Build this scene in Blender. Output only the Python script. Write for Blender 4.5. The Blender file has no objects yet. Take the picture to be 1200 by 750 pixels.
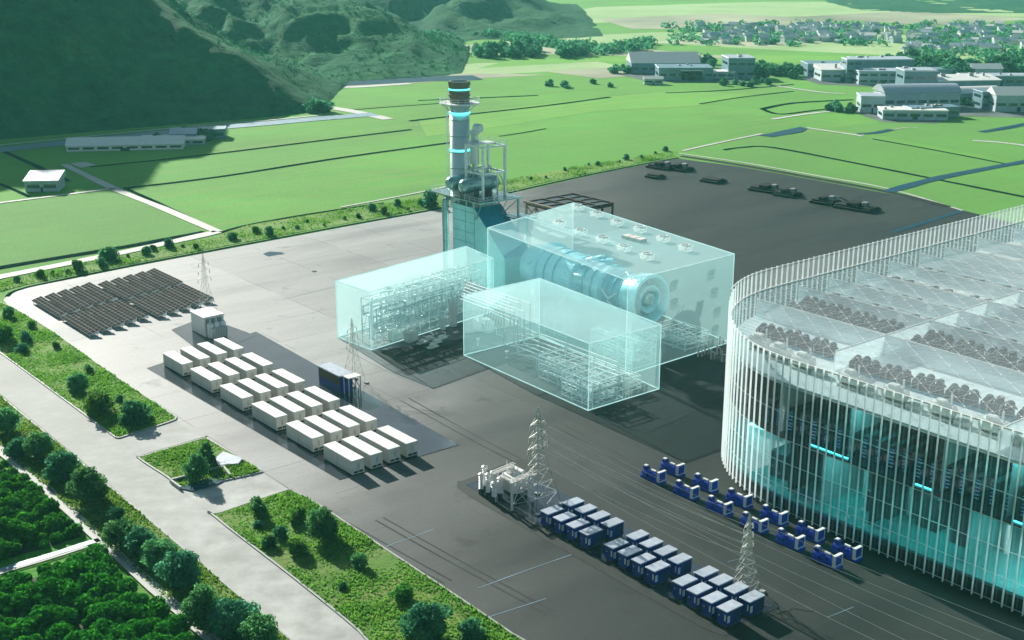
import bpy, math, random
import numpy as np
from mathutils import Vector, Matrix, noise as mnoise

random.seed(7)
RNG = np.random.default_rng(11)
SC = bpy.context.scene
COL = SC.collection
# ------------------------------------------------------------------ camera model
F = 1500.0
PIT = math.atan(.31)
sp, cp = math.sin(PIT), math.cos(PIT)
CH = 100.0


def ray(px, py):
    u = 375 - py
    return (px - 600, F * cp + u * sp, -F * sp + u * cp)


def g(px, py, z=0.0):
    d = ray(px, py)
    t = (z - CH) / d[2]
    return Vector((d[0] * t, d[1] * t, z))


def at_y(px, py, Y):
    d = ray(px, py)
    t = Y / d[1]
    return Vector((d[0] * t, Y, CH + d[2] * t))


UA = Vector((.632, -.775, 0)).normalized()
UB = Vector((-UA.y, UA.x, 0))
AZ = math.atan2(UA.y, UA.x)


def AB(O, a, b, z=0.0):
    return O + UA * a + UB * b + Vector((0, 0, z))


# ------------------------------------------------------------------ mesh builder
class MB:
    def __init__(s):
        s.v = []
        s.f = []

    def add(s, vs, fs):
        n = len(s.v)
        s.v += [tuple(v) for v in vs]
        s.f += [tuple(i + n for i in f) for f in fs]
        return s

    def box(s, x0, x1, y0, y1, z0, z1):
        return s.add([(x0, y0, z0), (x1, y0, z0), (x1, y1, z0), (x0, y1, z0), (x0, y0, z1), (x1, y0, z1), (x1, y1, z1), (x0, y1, z1)],
                     [(0, 3, 2, 1), (4, 5, 6, 7), (0, 1, 5, 4), (1, 2, 6, 5), (2, 3, 7, 6), (3, 0, 4, 7)])

    def bevbox(s, x0, x1, y0, y1, z0, z1, c):
        # box whose vertical edges and top edges are chamfered
        def ring(i, z):
            return [(x0 + i + c, y0 + i, z), (x1 - i - c, y0 + i, z), (x1 - i, y0 + i + c, z), (x1 - i, y1 - i - c, z),
                    (x1 - i - c, y1 - i, z), (x0 + i + c, y1 - i, z), (x0 + i, y1 - i - c, z), (x0 + i, y0 + i + c, z)]
        vs = ring(0, z0) + ring(0, z1 - c) + ring(c, z1)
        fs = [tuple(range(7, -1, -1)), tuple(range(16, 24))]
        for r in range(2):
            for i in range(8):
                j = (i + 1) % 8
                fs.append((r * 8 + i, r * 8 + j, r * 8 + 8 + j, r * 8 + 8 + i))
        return s.add(vs, fs)

    def tube(s, p, q, r, n=6, r2=None, cap=True):
        p, q = Vector(p), Vector(q)
        d = (q - p)
        if d.length < 1e-6:
            return s
        d.normalize()
        e = Vector((0, 0, 1)) if abs(d.z) < .9 else Vector((1, 0, 0))
        a = d.cross(e).normalized()
        b = d.cross(a)
        r2 = r if r2 is None else r2
        o = math.pi / n
        vs = [p + (a * math.cos(2 * math.pi * i / n + o) + b * math.sin(2 * math.pi * i / n + o)) * r for i in range(n)]
        vs += [q + (a * math.cos(2 * math.pi * i / n + o) + b * math.sin(2 * math.pi * i / n + o)) * r2 for i in range(n)]
        fs = [(i, i + n, (i + 1) % n + n, (i + 1) % n) for i in range(n)]
        if cap:
            fs += [tuple(range(n)), tuple(range(2 * n - 1, n - 1, -1))]
        return s.add(vs, fs)

    def path(s, pts, r, n=6):
        for a, b in zip(pts[:-1], pts[1:]):
            s.tube(a, b, r, n)
        return s

    def lathe(s, prof, n=20, M=None, closed=False):
        # prof: (radius, height) list round local z, M maps to place
        vs, fs = [], []
        for r, h in prof:
            for i in range(n):
                t = 2 * math.pi * i / n
                v = Vector((r * math.cos(t), r * math.sin(t), h))
                vs.append(M @ v if M else v)
        m = len(prof)
        for k in range(m - 1):
            for i in range(n):
                j = (i + 1) % n
                fs.append((k * n + i, k * n + j, k * n + n + j, k * n + n + i))
        if closed:
            for i in range(n):
                j = (i + 1) % n
                fs.append(((m - 1) * n + i, (m - 1) * n + j, j, i))
        else:
            if prof[0][0] > 1e-3:
                fs.append(tuple(range(n - 1, -1, -1)))
            if prof[-1][0] > 1e-3:
                fs.append(tuple((m - 1) * n + i for i in range(n)))
        return s.add(vs, fs)

    def prism(s, poly, z0, z1):
        n = len(poly)
        vs = [(p[0], p[1], z0) for p in poly] + [(p[0], p[1], z1) for p in poly]
        fs = [tuple(range(n - 1, -1, -1)), tuple(range(n, 2 * n))]
        fs += [(i, (i + 1) % n, (i + 1) % n + n, i + n) for i in range(n)]
        return s.add(vs, fs)

    def build(s, name, m, parent=None, off=None, smooth=False):
        me = bpy.data.meshes.new(name)
        vs = s.v
        if off is not None:
            vs = [(v[0] - off[0], v[1] - off[1], v[2] - off[2]) for v in vs]
        me.from_pydata(vs, [], s.f)
        me.materials.append(m)
        if smooth:
            me.polygons.foreach_set('use_smooth', [True] * len(me.polygons))
        me.update()
        o = bpy.data.objects.new(name, me)
        COL.objects.link(o)
        if parent is not None:
            o.parent = parent
        elif off is not None:
            o.location = off
        return o


def tag(o, label=None, cat=None, group=None, kind=None):
    if label:
        o['label'] = label
    if cat:
        o['category'] = cat
    if group:
        o['group'] = group
    if kind:
        o['kind'] = kind
    return o


def thing(name, label, cat, loc=(0, 0, 0), rz=0.0, group=None):
    o = bpy.data.objects.new(name, None)
    o.empty_display_size = .5
    COL.objects.link(o)
    o.location = loc
    o.rotation_euler = (0, 0, rz)
    return tag(o, label, cat, group)


KIDS = {}


def dup(root, loc, rz=None, label=None, scale=None):
    r = root.copy()
    COL.objects.link(r)
    r.location = loc
    if rz is not None:
        r.rotation_euler = (0, 0, rz)
    if scale is not None:
        r.scale = scale if hasattr(scale, '__len__') else (scale,) * 3
    if label:
        r['label'] = label
    if root.name not in KIDS:
        KIDS[root.name] = [(c, list(c.children)) for c in root.children]
    for c, gs in KIDS[root.name]:
        k = c.copy()
        COL.objects.link(k)
        k.parent = r
        for d in gs:
            q = d.copy()
            COL.objects.link(q)
            q.parent = k
    return r


def np_mesh(name, V, m, k, parent=None):
    # V: (n, k, 3) loose polygons
    n = V.shape[0]
    me = bpy.data.meshes.new(name)
    me.vertices.add(n * k)
    me.vertices.foreach_set('co', V.reshape(-1).astype(np.float32))
    me.loops.add(n * k)
    me.loops.foreach_set('vertex_index', np.arange(n * k, dtype=np.int32))
    me.polygons.add(n)
    me.polygons.foreach_set('loop_start', np.arange(0, n * k, k, dtype=np.int32))
    me.polygons.foreach_set('loop_total', np.full(n, k, dtype=np.int32))
    me.materials.append(m)
    me.update()
    me.validate()
    o = bpy.data.objects.new(name, me)
    COL.objects.link(o)
    if parent is not None:
        o.parent = parent
    return o


ORD = ['first', 'second', 'third', 'fourth', 'fifth', 'sixth', 'seventh', 'eighth', 'ninth', 'tenth', 'eleventh', 'twelfth',
       'thirteenth', 'fourteenth', 'fifteenth', 'sixteenth', 'seventeenth', 'eighteenth', 'nineteenth', 'twentieth', 'twenty-first', 'twenty-second',
       'twenty-third', 'twenty-fourth', 'twenty-fifth', 'twenty-sixth', 'twenty-seventh', 'twenty-eighth', 'twenty-ninth', 'thirtieth']


# ------------------------------------------------------------------ materials
class NT:
    def __init__(s, name):
        s.m = bpy.data.materials.new(name)
        s.m.use_nodes = True
        s.t = s.m.node_tree
        s.t.nodes.clear()
        s.out = s.n('ShaderNodeOutputMaterial')

    def n(s, typ, **kw):
        x = s.t.nodes.new(typ)
        for k, v in kw.items():
            if k.startswith('i_'):
                x.inputs[k[2:].replace('_', ' ')].default_value = v
            else:
                setattr(x, k, v)
        return x

    def l(s, a, b):
        s.t.links.new(a, b)

    def noise(s, vec, scale, detail=4, rough=.55):
        x = s.n('ShaderNodeTexNoise')
        x.inputs['Scale'].default_value = scale
        x.inputs['Detail'].default_value = detail
        x.inputs['Roughness'].default_value = rough
        s.l(vec, x.inputs['Vector'])
        return x.outputs['Fac']

    def ramp(s, fac, stops):
        x = s.n('ShaderNodeValToRGB')
        e = x.color_ramp.elements
        while len(e) < len(stops):
            e.new(.5)
        for i, (p, c) in enumerate(stops):
            e[i].position = p
            e[i].color = (c[0], c[1], c[2], 1) if hasattr(c, '__len__') else (c, c, c, 1)
        s.l(fac, x.inputs['Fac'])
        return x.outputs['Color']

    def mix(s, fac, a, b, mode='MIX'):
        x = s.n('ShaderNodeMix', data_type='RGBA', blend_type=mode)
        for sock, v in ((x.inputs[0], fac), (x.inputs[6], a), (x.inputs[7], b)):
            if hasattr(v, 'is_output'):
                s.l(v, sock)
            elif hasattr(v, '__len__'):
                sock.default_value = (v[0], v[1], v[2], 1)
            else:
                sock.default_value = v
        return x.outputs[2]

    def math(s, op, a, b=0.0, c=0.0):
        x = s.n('ShaderNodeMath', operation=op)
        for i, v in enumerate((a, b, c)):
            if hasattr(v, 'is_output'):
                s.l(v, x.inputs[i])
            else:
                x.inputs[i].default_value = v
        return x.outputs[0]

    def bump(s, h, strength=.3, dist=.1):
        x = s.n('ShaderNodeBump')
        x.inputs['Strength'].default_value = strength
        x.inputs['Distance'].default_value = dist
        s.l(h, x.inputs['Height'])
        return x.outputs['Normal']

    def surf(s, sh):
        s.l(sh, s.out.inputs['Surface'])
        return s.m


def C(*c):
    return tuple(c)


def mat(name, col, rough=.6, metal=0.0, var=.12, scale=.8, bump=0.0, spec=.5):
    t = NT(name)
    geo = t.n('ShaderNodeNewGeometry')
    pos = geo.outputs['Position']
    n1 = t.noise(pos, scale, 5)
    n2 = t.noise(pos, scale * .13, 3)
    lo = tuple(c * (1 - var * 1.6) for c in col)
    hi = tuple(min(1, c * (1 + var)) for c in col)
    c1 = t.ramp(n1, [(.3, lo), (.7, hi)])
    c2 = t.ramp(n2, [(.3, (1 - var,) * 3), (.7, (1 + .0,) * 3)])
    c = t.mix(1.0, c1, c2, 'MULTIPLY')
    oi = t.n('ShaderNodeObjectInfo')
    c = t.mix(1.0, c, t.ramp(oi.outputs['Random'], [(0, .88), (1, 1.0)]), 'MULTIPLY')
    b = t.n('ShaderNodeBsdfPrincipled')
    t.l(c, b.inputs['Base Color'])
    r = t.ramp(n1, [(.3, rough * .85), (.7, min(1, rough * 1.15))])
    t.l(r, b.inputs['Roughness'])
    b.inputs['Metallic'].default_value = metal
    b.inputs['Specular IOR Level'].default_value = spec
    if bump:
        t.l(t.bump(t.noise(pos, scale * 5, 4), bump, .1), b.inputs['Normal'])
    return t.surf(b.outputs[0])


def emis(name, col, strength):
    t = NT(name)
    geo = t.n('ShaderNodeNewGeometry')
    n = t.noise(geo.outputs['Position'], .5, 2)
    c = t.ramp(n, [(.3, tuple(x * .8 for x in col)), (.7, col)])
    e = t.n('ShaderNodeEmission')
    t.l(c, e.inputs['Color'])
    e.inputs['Strength'].default_value = strength
    return t.surf(e.outputs[0])


def veil(name, tint, body, fac, gloss=.06, rough=.15, nscale=.06, nvar=.12, glow=0.0):
    """frosted translucent sheet: part clear, part light-scattering, a thin gloss"""
    t = NT(name)
    geo = t.n('ShaderNodeNewGeometry')
    tr = t.n('ShaderNodeBsdfTransparent')
    tr.inputs['Color'].default_value = (*tint, 1)
    df = t.n('ShaderNodeBsdfDiffuse')
    df.inputs['Color'].default_value = (*body, 1)
    tl = t.n('ShaderNodeBsdfTranslucent')
    tl.inputs['Color'].default_value = (*body, 1)
    m1 = t.n('ShaderNodeMixShader')
    m1.inputs[0].default_value = .5
    t.l(df.outputs[0], m1.inputs[1])
    t.l(tl.outputs[0], m1.inputs[2])
    nz = t.noise(geo.outputs['Position'], nscale, 3)
    fz = t.n('ShaderNodeMapRange')
    t.l(nz, fz.inputs[0])
    fz.inputs[1].default_value = .3
    fz.inputs[2].default_value = .7
    fz.inputs[3].default_value = fac * (1 - nvar)
    fz.inputs[4].default_value = min(1, fac * (1 + nvar))
    m2 = t.n('ShaderNodeMixShader')
    t.l(fz.outputs[0], m2.inputs[0])
    t.l(tr.outputs[0], m2.inputs[1])
    t.l(m1.outputs[0], m2.inputs[2])
    gl = t.n('ShaderNodeBsdfGlossy')
    gl.inputs['Roughness'].default_value = rough
    m3 = t.n('ShaderNodeMixShader')
    m3.inputs[0].default_value = gloss
    t.l(m2.outputs[0], m3.inputs[1])
    t.l(gl.outputs[0], m3.inputs[2])
    if glow:  # faint emission put into the glass panels, which are no lamps
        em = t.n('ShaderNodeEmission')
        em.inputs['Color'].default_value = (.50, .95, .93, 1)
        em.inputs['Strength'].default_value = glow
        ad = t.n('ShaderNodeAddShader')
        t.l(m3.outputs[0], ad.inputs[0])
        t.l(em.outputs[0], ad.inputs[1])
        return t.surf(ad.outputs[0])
    return t.surf(m3.outputs[0])


def leafmat(name, dark, light, trans=.62):
    t = NT(name)
    geo = t.n('ShaderNodeNewGeometry')
    oi = t.n('ShaderNodeObjectInfo')
    n = t.noise(geo.outputs['Position'], .55, 4)
    c = t.ramp(n, [(.32, dark), (.68, light)])
    hv = t.n('ShaderNodeHueSaturation')
    t.l(c, hv.inputs['Color'])
    t.l(t.math('MULTIPLY_ADD', oi.outputs['Random'], .5, .75), hv.inputs['Value'])
    t.l(t.math('MULTIPLY_ADD', oi.outputs['Random'], .03, .487), hv.inputs['Hue'])
    d = t.n('ShaderNodeBsdfDiffuse')
    s = t.n('ShaderNodeBsdfTranslucent')
    t.l(hv.outputs[0], d.inputs['Color'])
    t.l(hv.outputs[0], s.inputs['Color'])
    m = t.n('ShaderNodeMixShader')
    m.inputs[0].default_value = trans
    t.l(d.outputs[0], m.inputs[1])
    t.l(s.outputs[0], m.inputs[2])
    return t.surf(m.outputs[0])


def rotated_pos(t, sx=1.0, sy=1.0):
    geo = t.n('ShaderNodeNewGeometry')
    mp = t.n('ShaderNodeMapping', vector_type='TEXTURE')
    mp.inputs['Rotation'].default_value = (0, 0, AZ)
    t.l(geo.outputs['Position'], mp.inputs['Vector'])
    mp2 = t.n('ShaderNodeMapping')
    mp2.inputs['Scale'].default_value = (sx, sy, 1)
    t.l(mp.outputs[0], mp2.inputs['Vector'])
    return geo.outputs['Position'], mp.outputs[0], mp2.outputs[0]


def field_mat(name, lo, hi, rows=1.0, dry=(.16, .2, .04)):
    t = NT(name)
    pos, rp, st = rotated_pos(t, .22, .012)
    n1 = t.noise(pos, .012, 5, .6)
    n2 = t.noise(st, 1.0, 4, .6)
    n3 = t.noise(pos, .9, 4, .65)
    c = t.ramp(n1, [(.36, lo), (.64, hi)])
    c = t.mix(t.ramp(n2, [(.45, 0.0), (.8, .55 * rows)]), c, dry)
    k = t.ramp(n3, [(.25, .62), (.75, 1.2)])
    c = t.mix(1.0, c, k, 'MULTIPLY')
    b = t.n('ShaderNodeBsdfPrincipled')
    t.l(c, b.inputs['Base Color'])
    b.inputs['Roughness'].default_value = .9
    b.inputs['Specular IOR Level'].default_value = .15
    b.inputs['Sheen Weight'].default_value = .25
    b.inputs['Sheen Tint'].default_value = (.6, .9, .3, 1)
    t.l(t.bump(n3, .6, .5), b.inputs['Normal'])
    return t.surf(b.outputs[0])


def yard_mat(name, joints=True):
    t = NT(name)
    pos, rp, st = rotated_pos(t, .06, .012)
    sep = t.n('ShaderNodeSeparateXYZ')
    t.l(pos, sep.inputs[0])
    n_big = t.noise(pos, .02, 4)
    n_str = t.noise(st, 1.0, 6, .62)
    n_fin = t.noise(pos, 1.3, 6, .7)
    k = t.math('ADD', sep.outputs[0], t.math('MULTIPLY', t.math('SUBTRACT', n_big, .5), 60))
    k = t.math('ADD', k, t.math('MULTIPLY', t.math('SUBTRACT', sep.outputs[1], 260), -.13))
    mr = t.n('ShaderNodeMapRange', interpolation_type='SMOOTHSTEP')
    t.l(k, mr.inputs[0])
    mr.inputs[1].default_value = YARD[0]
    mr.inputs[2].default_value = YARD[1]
    c = t.ramp(mr.outputs[0], [(0, YARD[2]), (.35, YARD[3]), (.65, YARD[4]), (1, YARD[5])])  # paving runs pale to dark; part of that is painted glare and haze
    c = t.mix(1.0, c, t.ramp(n_str, [(.3, .70), (.55, 1.0), (.75, 1.18)]), 'MULTIPLY')
    c = t.mix(1.0, c, t.ramp(n_fin, [(.25, .86), (.75, 1.08)]), 'MULTIPLY')
    stn = t.noise(pos, .09, 6, .68)
    c = t.mix(1.0, c, t.ramp(stn, [(.30, .62), (.40, 1.0), (.62, 1.0), (.72, 1.12)]), 'MULTIPLY')
    if joints:
        s2 = t.n('ShaderNodeSeparateXYZ')
        t.l(rp, s2.inputs[0])
        for ax, per, w in ((0, 17.0, .006), (1, 21.0, .005)):
            fr = t.math('FRACT', t.math('DIVIDE', s2.outputs[ax], per))
            ln = t.math('LESS_THAN', fr, w * 2)
            brk = t.math('GREATER_THAN', t.noise(pos, .05, 2), .47)
            c = t.mix(t.math('MULTIPLY', t.math('MULTIPLY', ln, brk), .6), c, (.04, .045, .045))
            cell = t.math('FLOOR', t.math('DIVIDE', s2.outputs[ax], per * 2))
            wn = t.n('ShaderNodeTexWhiteNoise', noise_dimensions='1D')
            t.l(cell, wn.inputs['W'])
            c = t.mix(1.0, c, t.ramp(wn.outputs[0], [(0, .9), (1, 1.06)]), 'MULTIPLY')
    b = t.n('ShaderNodeBsdfPrincipled')
    t.l(c, b.inputs['Base Color'])
    t.l(t.ramp(n_str, [(.3, .5), (.7, .78)]), b.inputs['Roughness'])
    b.inputs['Specular IOR Level'].default_value = .16
    t.l(t.bump(n_fin, .12, .06), b.inputs['Normal'])
    return t.surf(b.outputs[0])


def hill_mat(name, lo, hi, dry):
    t = NT(name)
    geo = t.n('ShaderNodeNewGeometry')
    pos = geo.outputs['Position']
    n1 = t.noise(pos, .018, 6, .62)
    n2 = t.noise(pos, .12, 6, .7)
    c = t.ramp(n1, [(.3, lo), (.64, hi), (.85, dry)])
    c = t.mix(1.0, c, t.ramp(n2, [(.3, .6), (.7, 1.2)]), 'MULTIPLY')
    b = t.n('ShaderNodeBsdfPrincipled')
    t.l(c, b.inputs['Base Color'])
    b.inputs['Roughness'].default_value = .95
    b.inputs['Specular IOR Level'].default_value = .1
    t.l(t.bump(n2, .9, 6.0), b.inputs['Normal'])
    return t.surf(b.outputs[0])


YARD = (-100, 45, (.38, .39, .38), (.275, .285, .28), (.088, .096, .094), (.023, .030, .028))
M = {}
M['grass'] = field_mat('field_grass', (.020, .17, .004), (.046, .285, .008))
M['field_deep'] = field_mat('field_deep_green', (.022, .16, .010), (.035, .22, .014), .4)
M['verge'] = field_mat('verge_grass', (.05, .14, .013), (.10, .22, .024), 1.6, (.2, .2, .06))
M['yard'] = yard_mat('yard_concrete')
M['road'] = mat('road_concrete', (.50, .52, .49), .8, 0, .20, .25, .1, .15)
M['path'] = mat('pale_track', (.55, .56, .52), .8, 0, .12, .4)
M['ditch'] = mat('ditch_earth', (.010, .03, .024), .95, 0, .2, .4, 0, .0)
M['water'] = mat('still_water', (.010, .06, .10), .4, 0, .04, .1, 0, .06)
M['tyre'] = mat('tyre_mark', (.066, .07, .07), .8, 0, .4, .12, 0, .1)
M['kerb'] = mat('kerb_stone', (.34, .37, .36), .7, 0, .12, 1.2)
M['pad'] = mat('glossy_slate_pad', (.045, .055, .07), .13, 0, .18, .2, 0, .75)
M['apron_and_shadow'] = mat('dark_apron_and_shadow', (.028, .036, .035), .7, 0, .15, .5, 0, .2)  # kiosk apron, and the painted shadows of two glass buildings
M['hill'] = hill_mat('hill_scrub', (.004, .10, .045), (.018, .16, .05), (.12, .22, .05))
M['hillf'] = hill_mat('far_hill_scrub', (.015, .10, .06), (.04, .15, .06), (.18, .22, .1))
M['soil'] = mat('dark_soil', (.035, .04, .02), .95, 0, .3, .5)
M['white'] = mat('white_paint', (.80, .80, .76), .45, 0, .05, .8)
M['cream'] = mat('cream_steel', (.74, .73, .66), .5, 0, .06, .6, .05)
M['whsteel'] = mat('white_steel', (.78, .8, .79), .4, .1, .05, 1)
M['grey'] = mat('grey_steel', (.34, .37, .38), .45, .3, .1, 1)
M['steel'] = mat('bright_steel', (.66, .76, .77), .35, .35, .04, .25)
M['dark'] = mat('dark_steel', (.024, .05, .066), .75, .0, .2, 1)
M['black'] = mat('black_rubber', (.012, .013, .014), .8, 0, .2, 1, 0, .15)
M['navy'] = mat('navy_paint', (.007, .028, .30), .32, .1, .15, 1.1)
M['blue'] = mat('royal_blue_paint', (.012, .045, .55), .3, .1, .18, 1.2)
M['roofgrey'] = mat('pale_roof_metal', (.52, .58, .66), .35, .2, .1, 1)
M['teal'] = mat('teal_cladding', (.38, .94, .91), .4, .1, .12, .25)
M['tealdk'] = mat('deep_teal_cladding', (.06, .40, .54), .35, .2, .12, .25)
M['capsteel'] = mat('dark_cap_steel', (.17, .16, .15), .35, .5, .1, .4)
M['tealstl'] = mat('teal_tinted_steel', (.30, .50, .50), .3, .7, .12, .5)
M['turb'] = mat('turbine_blue_steel', (.42, .84, .93), .3, .1, .06, .3)
M['turbdk'] = mat('turbine_dark_steel', (.12, .52, .66), .3, .1, .12, .5)
M['pipe'] = mat('pale_pipe_steel', (.80, .90, .89), .35, .1, .1, 1)
M['pipeg'] = mat('grey_pipe_steel', (.46, .60, .63), .35, .2, .15, 1)
M['rust'] = mat('tan_steel', (.40, .33, .22), .6, .1, .2, 1)
M['cell'] = mat('dark_cell', (.02, .05, .065), .5, .1, .25, .8)
M['brown'] = mat('rust_brown', (.10, .06, .045), .7, 0, .3, .7)
M['bark'] = mat('bark', (.09, .065, .045), .9, 0, .25, 2)
M['leaf'] = leafmat('leaf_green', (.04, .17, .065), (.15, .40, .13))
M['leafd'] = leafmat('leaf_dark', (.022, .13, .07), (.10, .32, .14))
M['leafy'] = leafmat('leaf_bright', (.05, .18, .03), (.14, .34, .05))
M['crop'] = leafmat('thicket_leaf', (.018, .11, .012), (.06, .26, .02))
M['scrub'] = leafmat('scrub_leaf', (.006, .08, .035), (.03, .17, .045), .35)
M['blade'] = leafmat('grass_blade', (.07, .20, .02), (.16, .32, .045))
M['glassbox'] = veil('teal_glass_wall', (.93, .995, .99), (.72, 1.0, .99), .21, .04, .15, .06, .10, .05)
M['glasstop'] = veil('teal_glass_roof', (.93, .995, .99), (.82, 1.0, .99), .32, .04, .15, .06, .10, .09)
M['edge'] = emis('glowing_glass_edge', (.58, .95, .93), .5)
M['unit'] = veil('frosted_white_unit', (.95, .99, .98), (.96, .98, .96), .27, .04)
M['roofglass'] = veil('hall_roof_glass', (.95, .985, .99), (.94, .99, .99), .11, .03, .25)
M['facade'] = veil('hall_facade_glass', (.72, .82, .83), (.35, .5, .5), .07, .09, .04)
M['partition'] = veil('frosted_partition', (.95, .97, .97), (.80, .86, .88), .55, .03)
M['hallfloor'] = mat('mechanical_floor', (.78, .86, .86), .35, 0, .05, .12)
M['tealfloor'] = mat('teal_lit_floor', (.06, .34, .33), .25, 0, .15, .15)
M['darkfloor'] = mat('dark_server_floor', (.03, .045, .055), .3, 0, .2, .2)
def fin_mat():
    t = NT('translucent_white_fin')
    geo = t.n('ShaderNodeNewGeometry')
    c = t.ramp(t.noise(geo.outputs['Position'], .3, 3), [(.3, (.84, .90, .91)), (.7, (.90, .95, .96))])
    d = t.n('ShaderNodeBsdfDiffuse')
    q = t.n('ShaderNodeBsdfTranslucent')
    t.l(c, d.inputs['Color'])
    t.l(c, q.inputs['Color'])
    m = t.n('ShaderNodeMixShader')
    m.inputs[0].default_value = .65
    t.l(d.outputs[0], m.inputs[1])
    t.l(q.outputs[0], m.inputs[2])
    return t.surf(m.outputs[0])


M['fin'] = fin_mat()
M['cyan'] = emis('cyan_light', (.10, .92, .97), 1.9)
M['cyansoft'] = emis('soft_teal_light', (.16, .9, .86), 3.6)
M['whitesoft'] = emis('soft_white_light', (.7, 1.0, .98), 5.0)
M['led'] = emis('blue_led', (.10, .55, .95), .3)
M['house'] = mat('pale_render', (.46, .56, .62), .7, 0, .12, .3)
M['houseg'] = mat('grey_cladding', (.17, .29, .36), .5, .2, .12, .3)
M['winglass'] = mat('dark_window', (.02, .05, .06), .12, 0, .2, .5)
M['wire'] = mat('wire_metal', (.45, .48, .46), .4, .5, .05, 1)
M['lattice'] = mat('galvanised_lattice', (.62, .64, .60), .45, .3, .08, 1)
M['latticeg'] = mat('dull_lattice', (.50, .53, .48), .5, .2, .1, 1)


def solar_mat():
    t = NT('solar_cells')
    tc = t.n('ShaderNodeTexCoord')
    br = t.n('ShaderNodeTexBrick', offset=0.0, squash=1.0)
    br.inputs['Scale'].default_value = 1.0
    br.inputs['Color1'].default_value = (.048, .043, .041, 1)
    br.inputs['Color2'].default_value = (.05, .047, .048, 1)
    br.inputs['Mortar'].default_value = (.42, .42, .40, 1)
    br.inputs['Mortar Size'].default_value = .045
    br.inputs['Brick Width'].default_value = 1.93
    br.inputs['Row Height'].default_value = 1.05
    t.l(tc.outputs['Object'], br.inputs['Vector'])
    b = t.n('ShaderNodeBsdfPrincipled')
    t.l(br.outputs['Color'], b.inputs['Base Color'])
    b.inputs['Roughness'].default_value = .45
    b.inputs['Specular IOR Level'].default_value = 0.0
    return t.surf(b.outputs[0])


M['solar'] = solar_mat()


# ------------------------------------------------------------------ ground sheets
def pts(L, z=0.0):
    return [g(x, y, z) for x, y in L]


def smooth(P, closed=False, n=5):
    out = []
    m = len(P)
    rng_ = range(m if closed else m - 1)
    for i in rng_:
        p0 = P[(i - 1) % m] if (closed or i > 0) else P[i]
        p1 = P[i]
        p2 = P[(i + 1) % m]
        p3 = P[(i + 2) % m] if (closed or i + 2 < m) else p2
        for k in range(n):
            t = k / n
            out.append(.5 * ((2 * p1) + (-p0 + p2) * t + (2 * p0 - 5 * p1 + 4 * p2 - p3) * t * t + (-p0 + 3 * p1 - 3 * p2 + p3) * t ** 3))
    if not closed:
        out.append(P[-1])
    return out


def sheet(name, L, z, m, kind='structure', world=False):
    P = [Vector((p[0], p[1], 0)) for p in L] if world else pts(L)
    mb = MB()
    mb.add([(p.x, p.y, z) for p in P], [tuple(range(len(P)))])
    o = mb.build(name, m)
    me = o.data
    if me.polygons[0].normal.z < 0:
        me.flip_normals()
    return tag(o, kind=kind)


def strip_mb(mb, P, w, z, wob=0.0):
    n = len(P)
    L = []
    for i, p in enumerate(P):
        a = P[max(0, i - 1)]
        b = P[min(n - 1, i + 1)]
        d = Vector((b.x - a.x, b.y - a.y, 0)).normalized()
        q = Vector((-d.y, d.x, 0)) * (w * .5 * (1 + wob * (random.random() - .5)))
        L.append((p.x + q.x, p.y + q.y, z))
        L.append((p.x - q.x, p.y - q.y, z))
    mb.add(L, [(2 * i, 2 * i + 1, 2 * i + 3, 2 * i + 2) for i in range(n - 1)])


def strip(name, L, w, z, m, sm=True, wob=.25):
    P = pts(L)
    if sm:
        P = smooth(P, n=4)
    mb = MB()
    strip_mb(mb, P, w, z, wob)
    return tag(mb.build(name, m), kind='structure')


GX = 1700
mb = MB()
N = 40
xs = np.linspace(-GX, GX, N)
ys = np.linspace(-150, 3300, N)
vv = [(x, y, 0) for y in ys for x in xs]
ff = [(j * N + i, j * N + i + 1, (j + 1) * N + i + 1, (j + 1) * N + i) for j in range(N - 1) for i in range(N - 1)]
mb.add(vv, ff)
tag(mb.build('ground', M['grass']), kind='structure')

# deeper green fields at the right
sheet('field', [(812, 178), (895, 158), (1000, 157), (1100, 178), (1200, 196), (1330, 225), (1330, 300), (1128, 250)], .05, M['field_deep'])
sheet('field', [(960, 150), (1040, 143), (1120, 140), (1330, 150), (1330, 215), (1200, 190), (1100, 172), (1010, 155)], .04, M['field_deep'])
sheet('field', [(-60, 324), (0, 312), (238, 271), (130, 224), (-60, 246)], .04, M['field_deep'])
FL_ = field_mat('field_light', (.05, .26, .010), (.085, .35, .014), 1.3, (.22, .26, .06))
FM_ = field_mat('field_mid', (.022, .19, .006), (.036, .25, .009), .8)
sheet('field', [(152, 222), (262, 207), (400, 186), (470, 176), (478, 167), (400, 164), (232, 184), (118, 200)], .045, FM_)
sheet('field', [(540, 165), (640, 150), (720, 146), (800, 150), (860, 158), (796, 176), (700, 192), (625, 205), (545, 220)], .045, FM_)
sheet('field', [(490, 140), (640, 122), (715, 113), (800, 106), (890, 112), (815, 124), (700, 130), (600, 146), (500, 160)], .05, FL_)
sheet('field', [(400, 128), (520, 119), (630, 110), (715, 104), (600, 104), (470, 113)], .05, FM_)
sheet('field', [(830, 122), (890, 128), (900, 137), (960, 134), (1005, 131), (990, 118), (930, 108)], .05, FM_)
sheet('field', [(560, 80), (700, 72), (820, 74), (1000, 72), (1020, 66), (760, 64), (600, 70)], .05, FL_)
FP_ = field_mat('field_pale_haze', (.22, .34, .16), (.34, .44, .24), 1.0, (.42, .44, .28))  # far fields made paler, with distance haze in their colour
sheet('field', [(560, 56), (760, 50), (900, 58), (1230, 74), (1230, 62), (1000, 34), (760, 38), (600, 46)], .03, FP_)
sheet('field', [(640, 30), (800, 22), (1000, 18), (1230, 20), (1230, 2), (900, 2), (700, 8), (640, 18)], .03, FP_)
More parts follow.
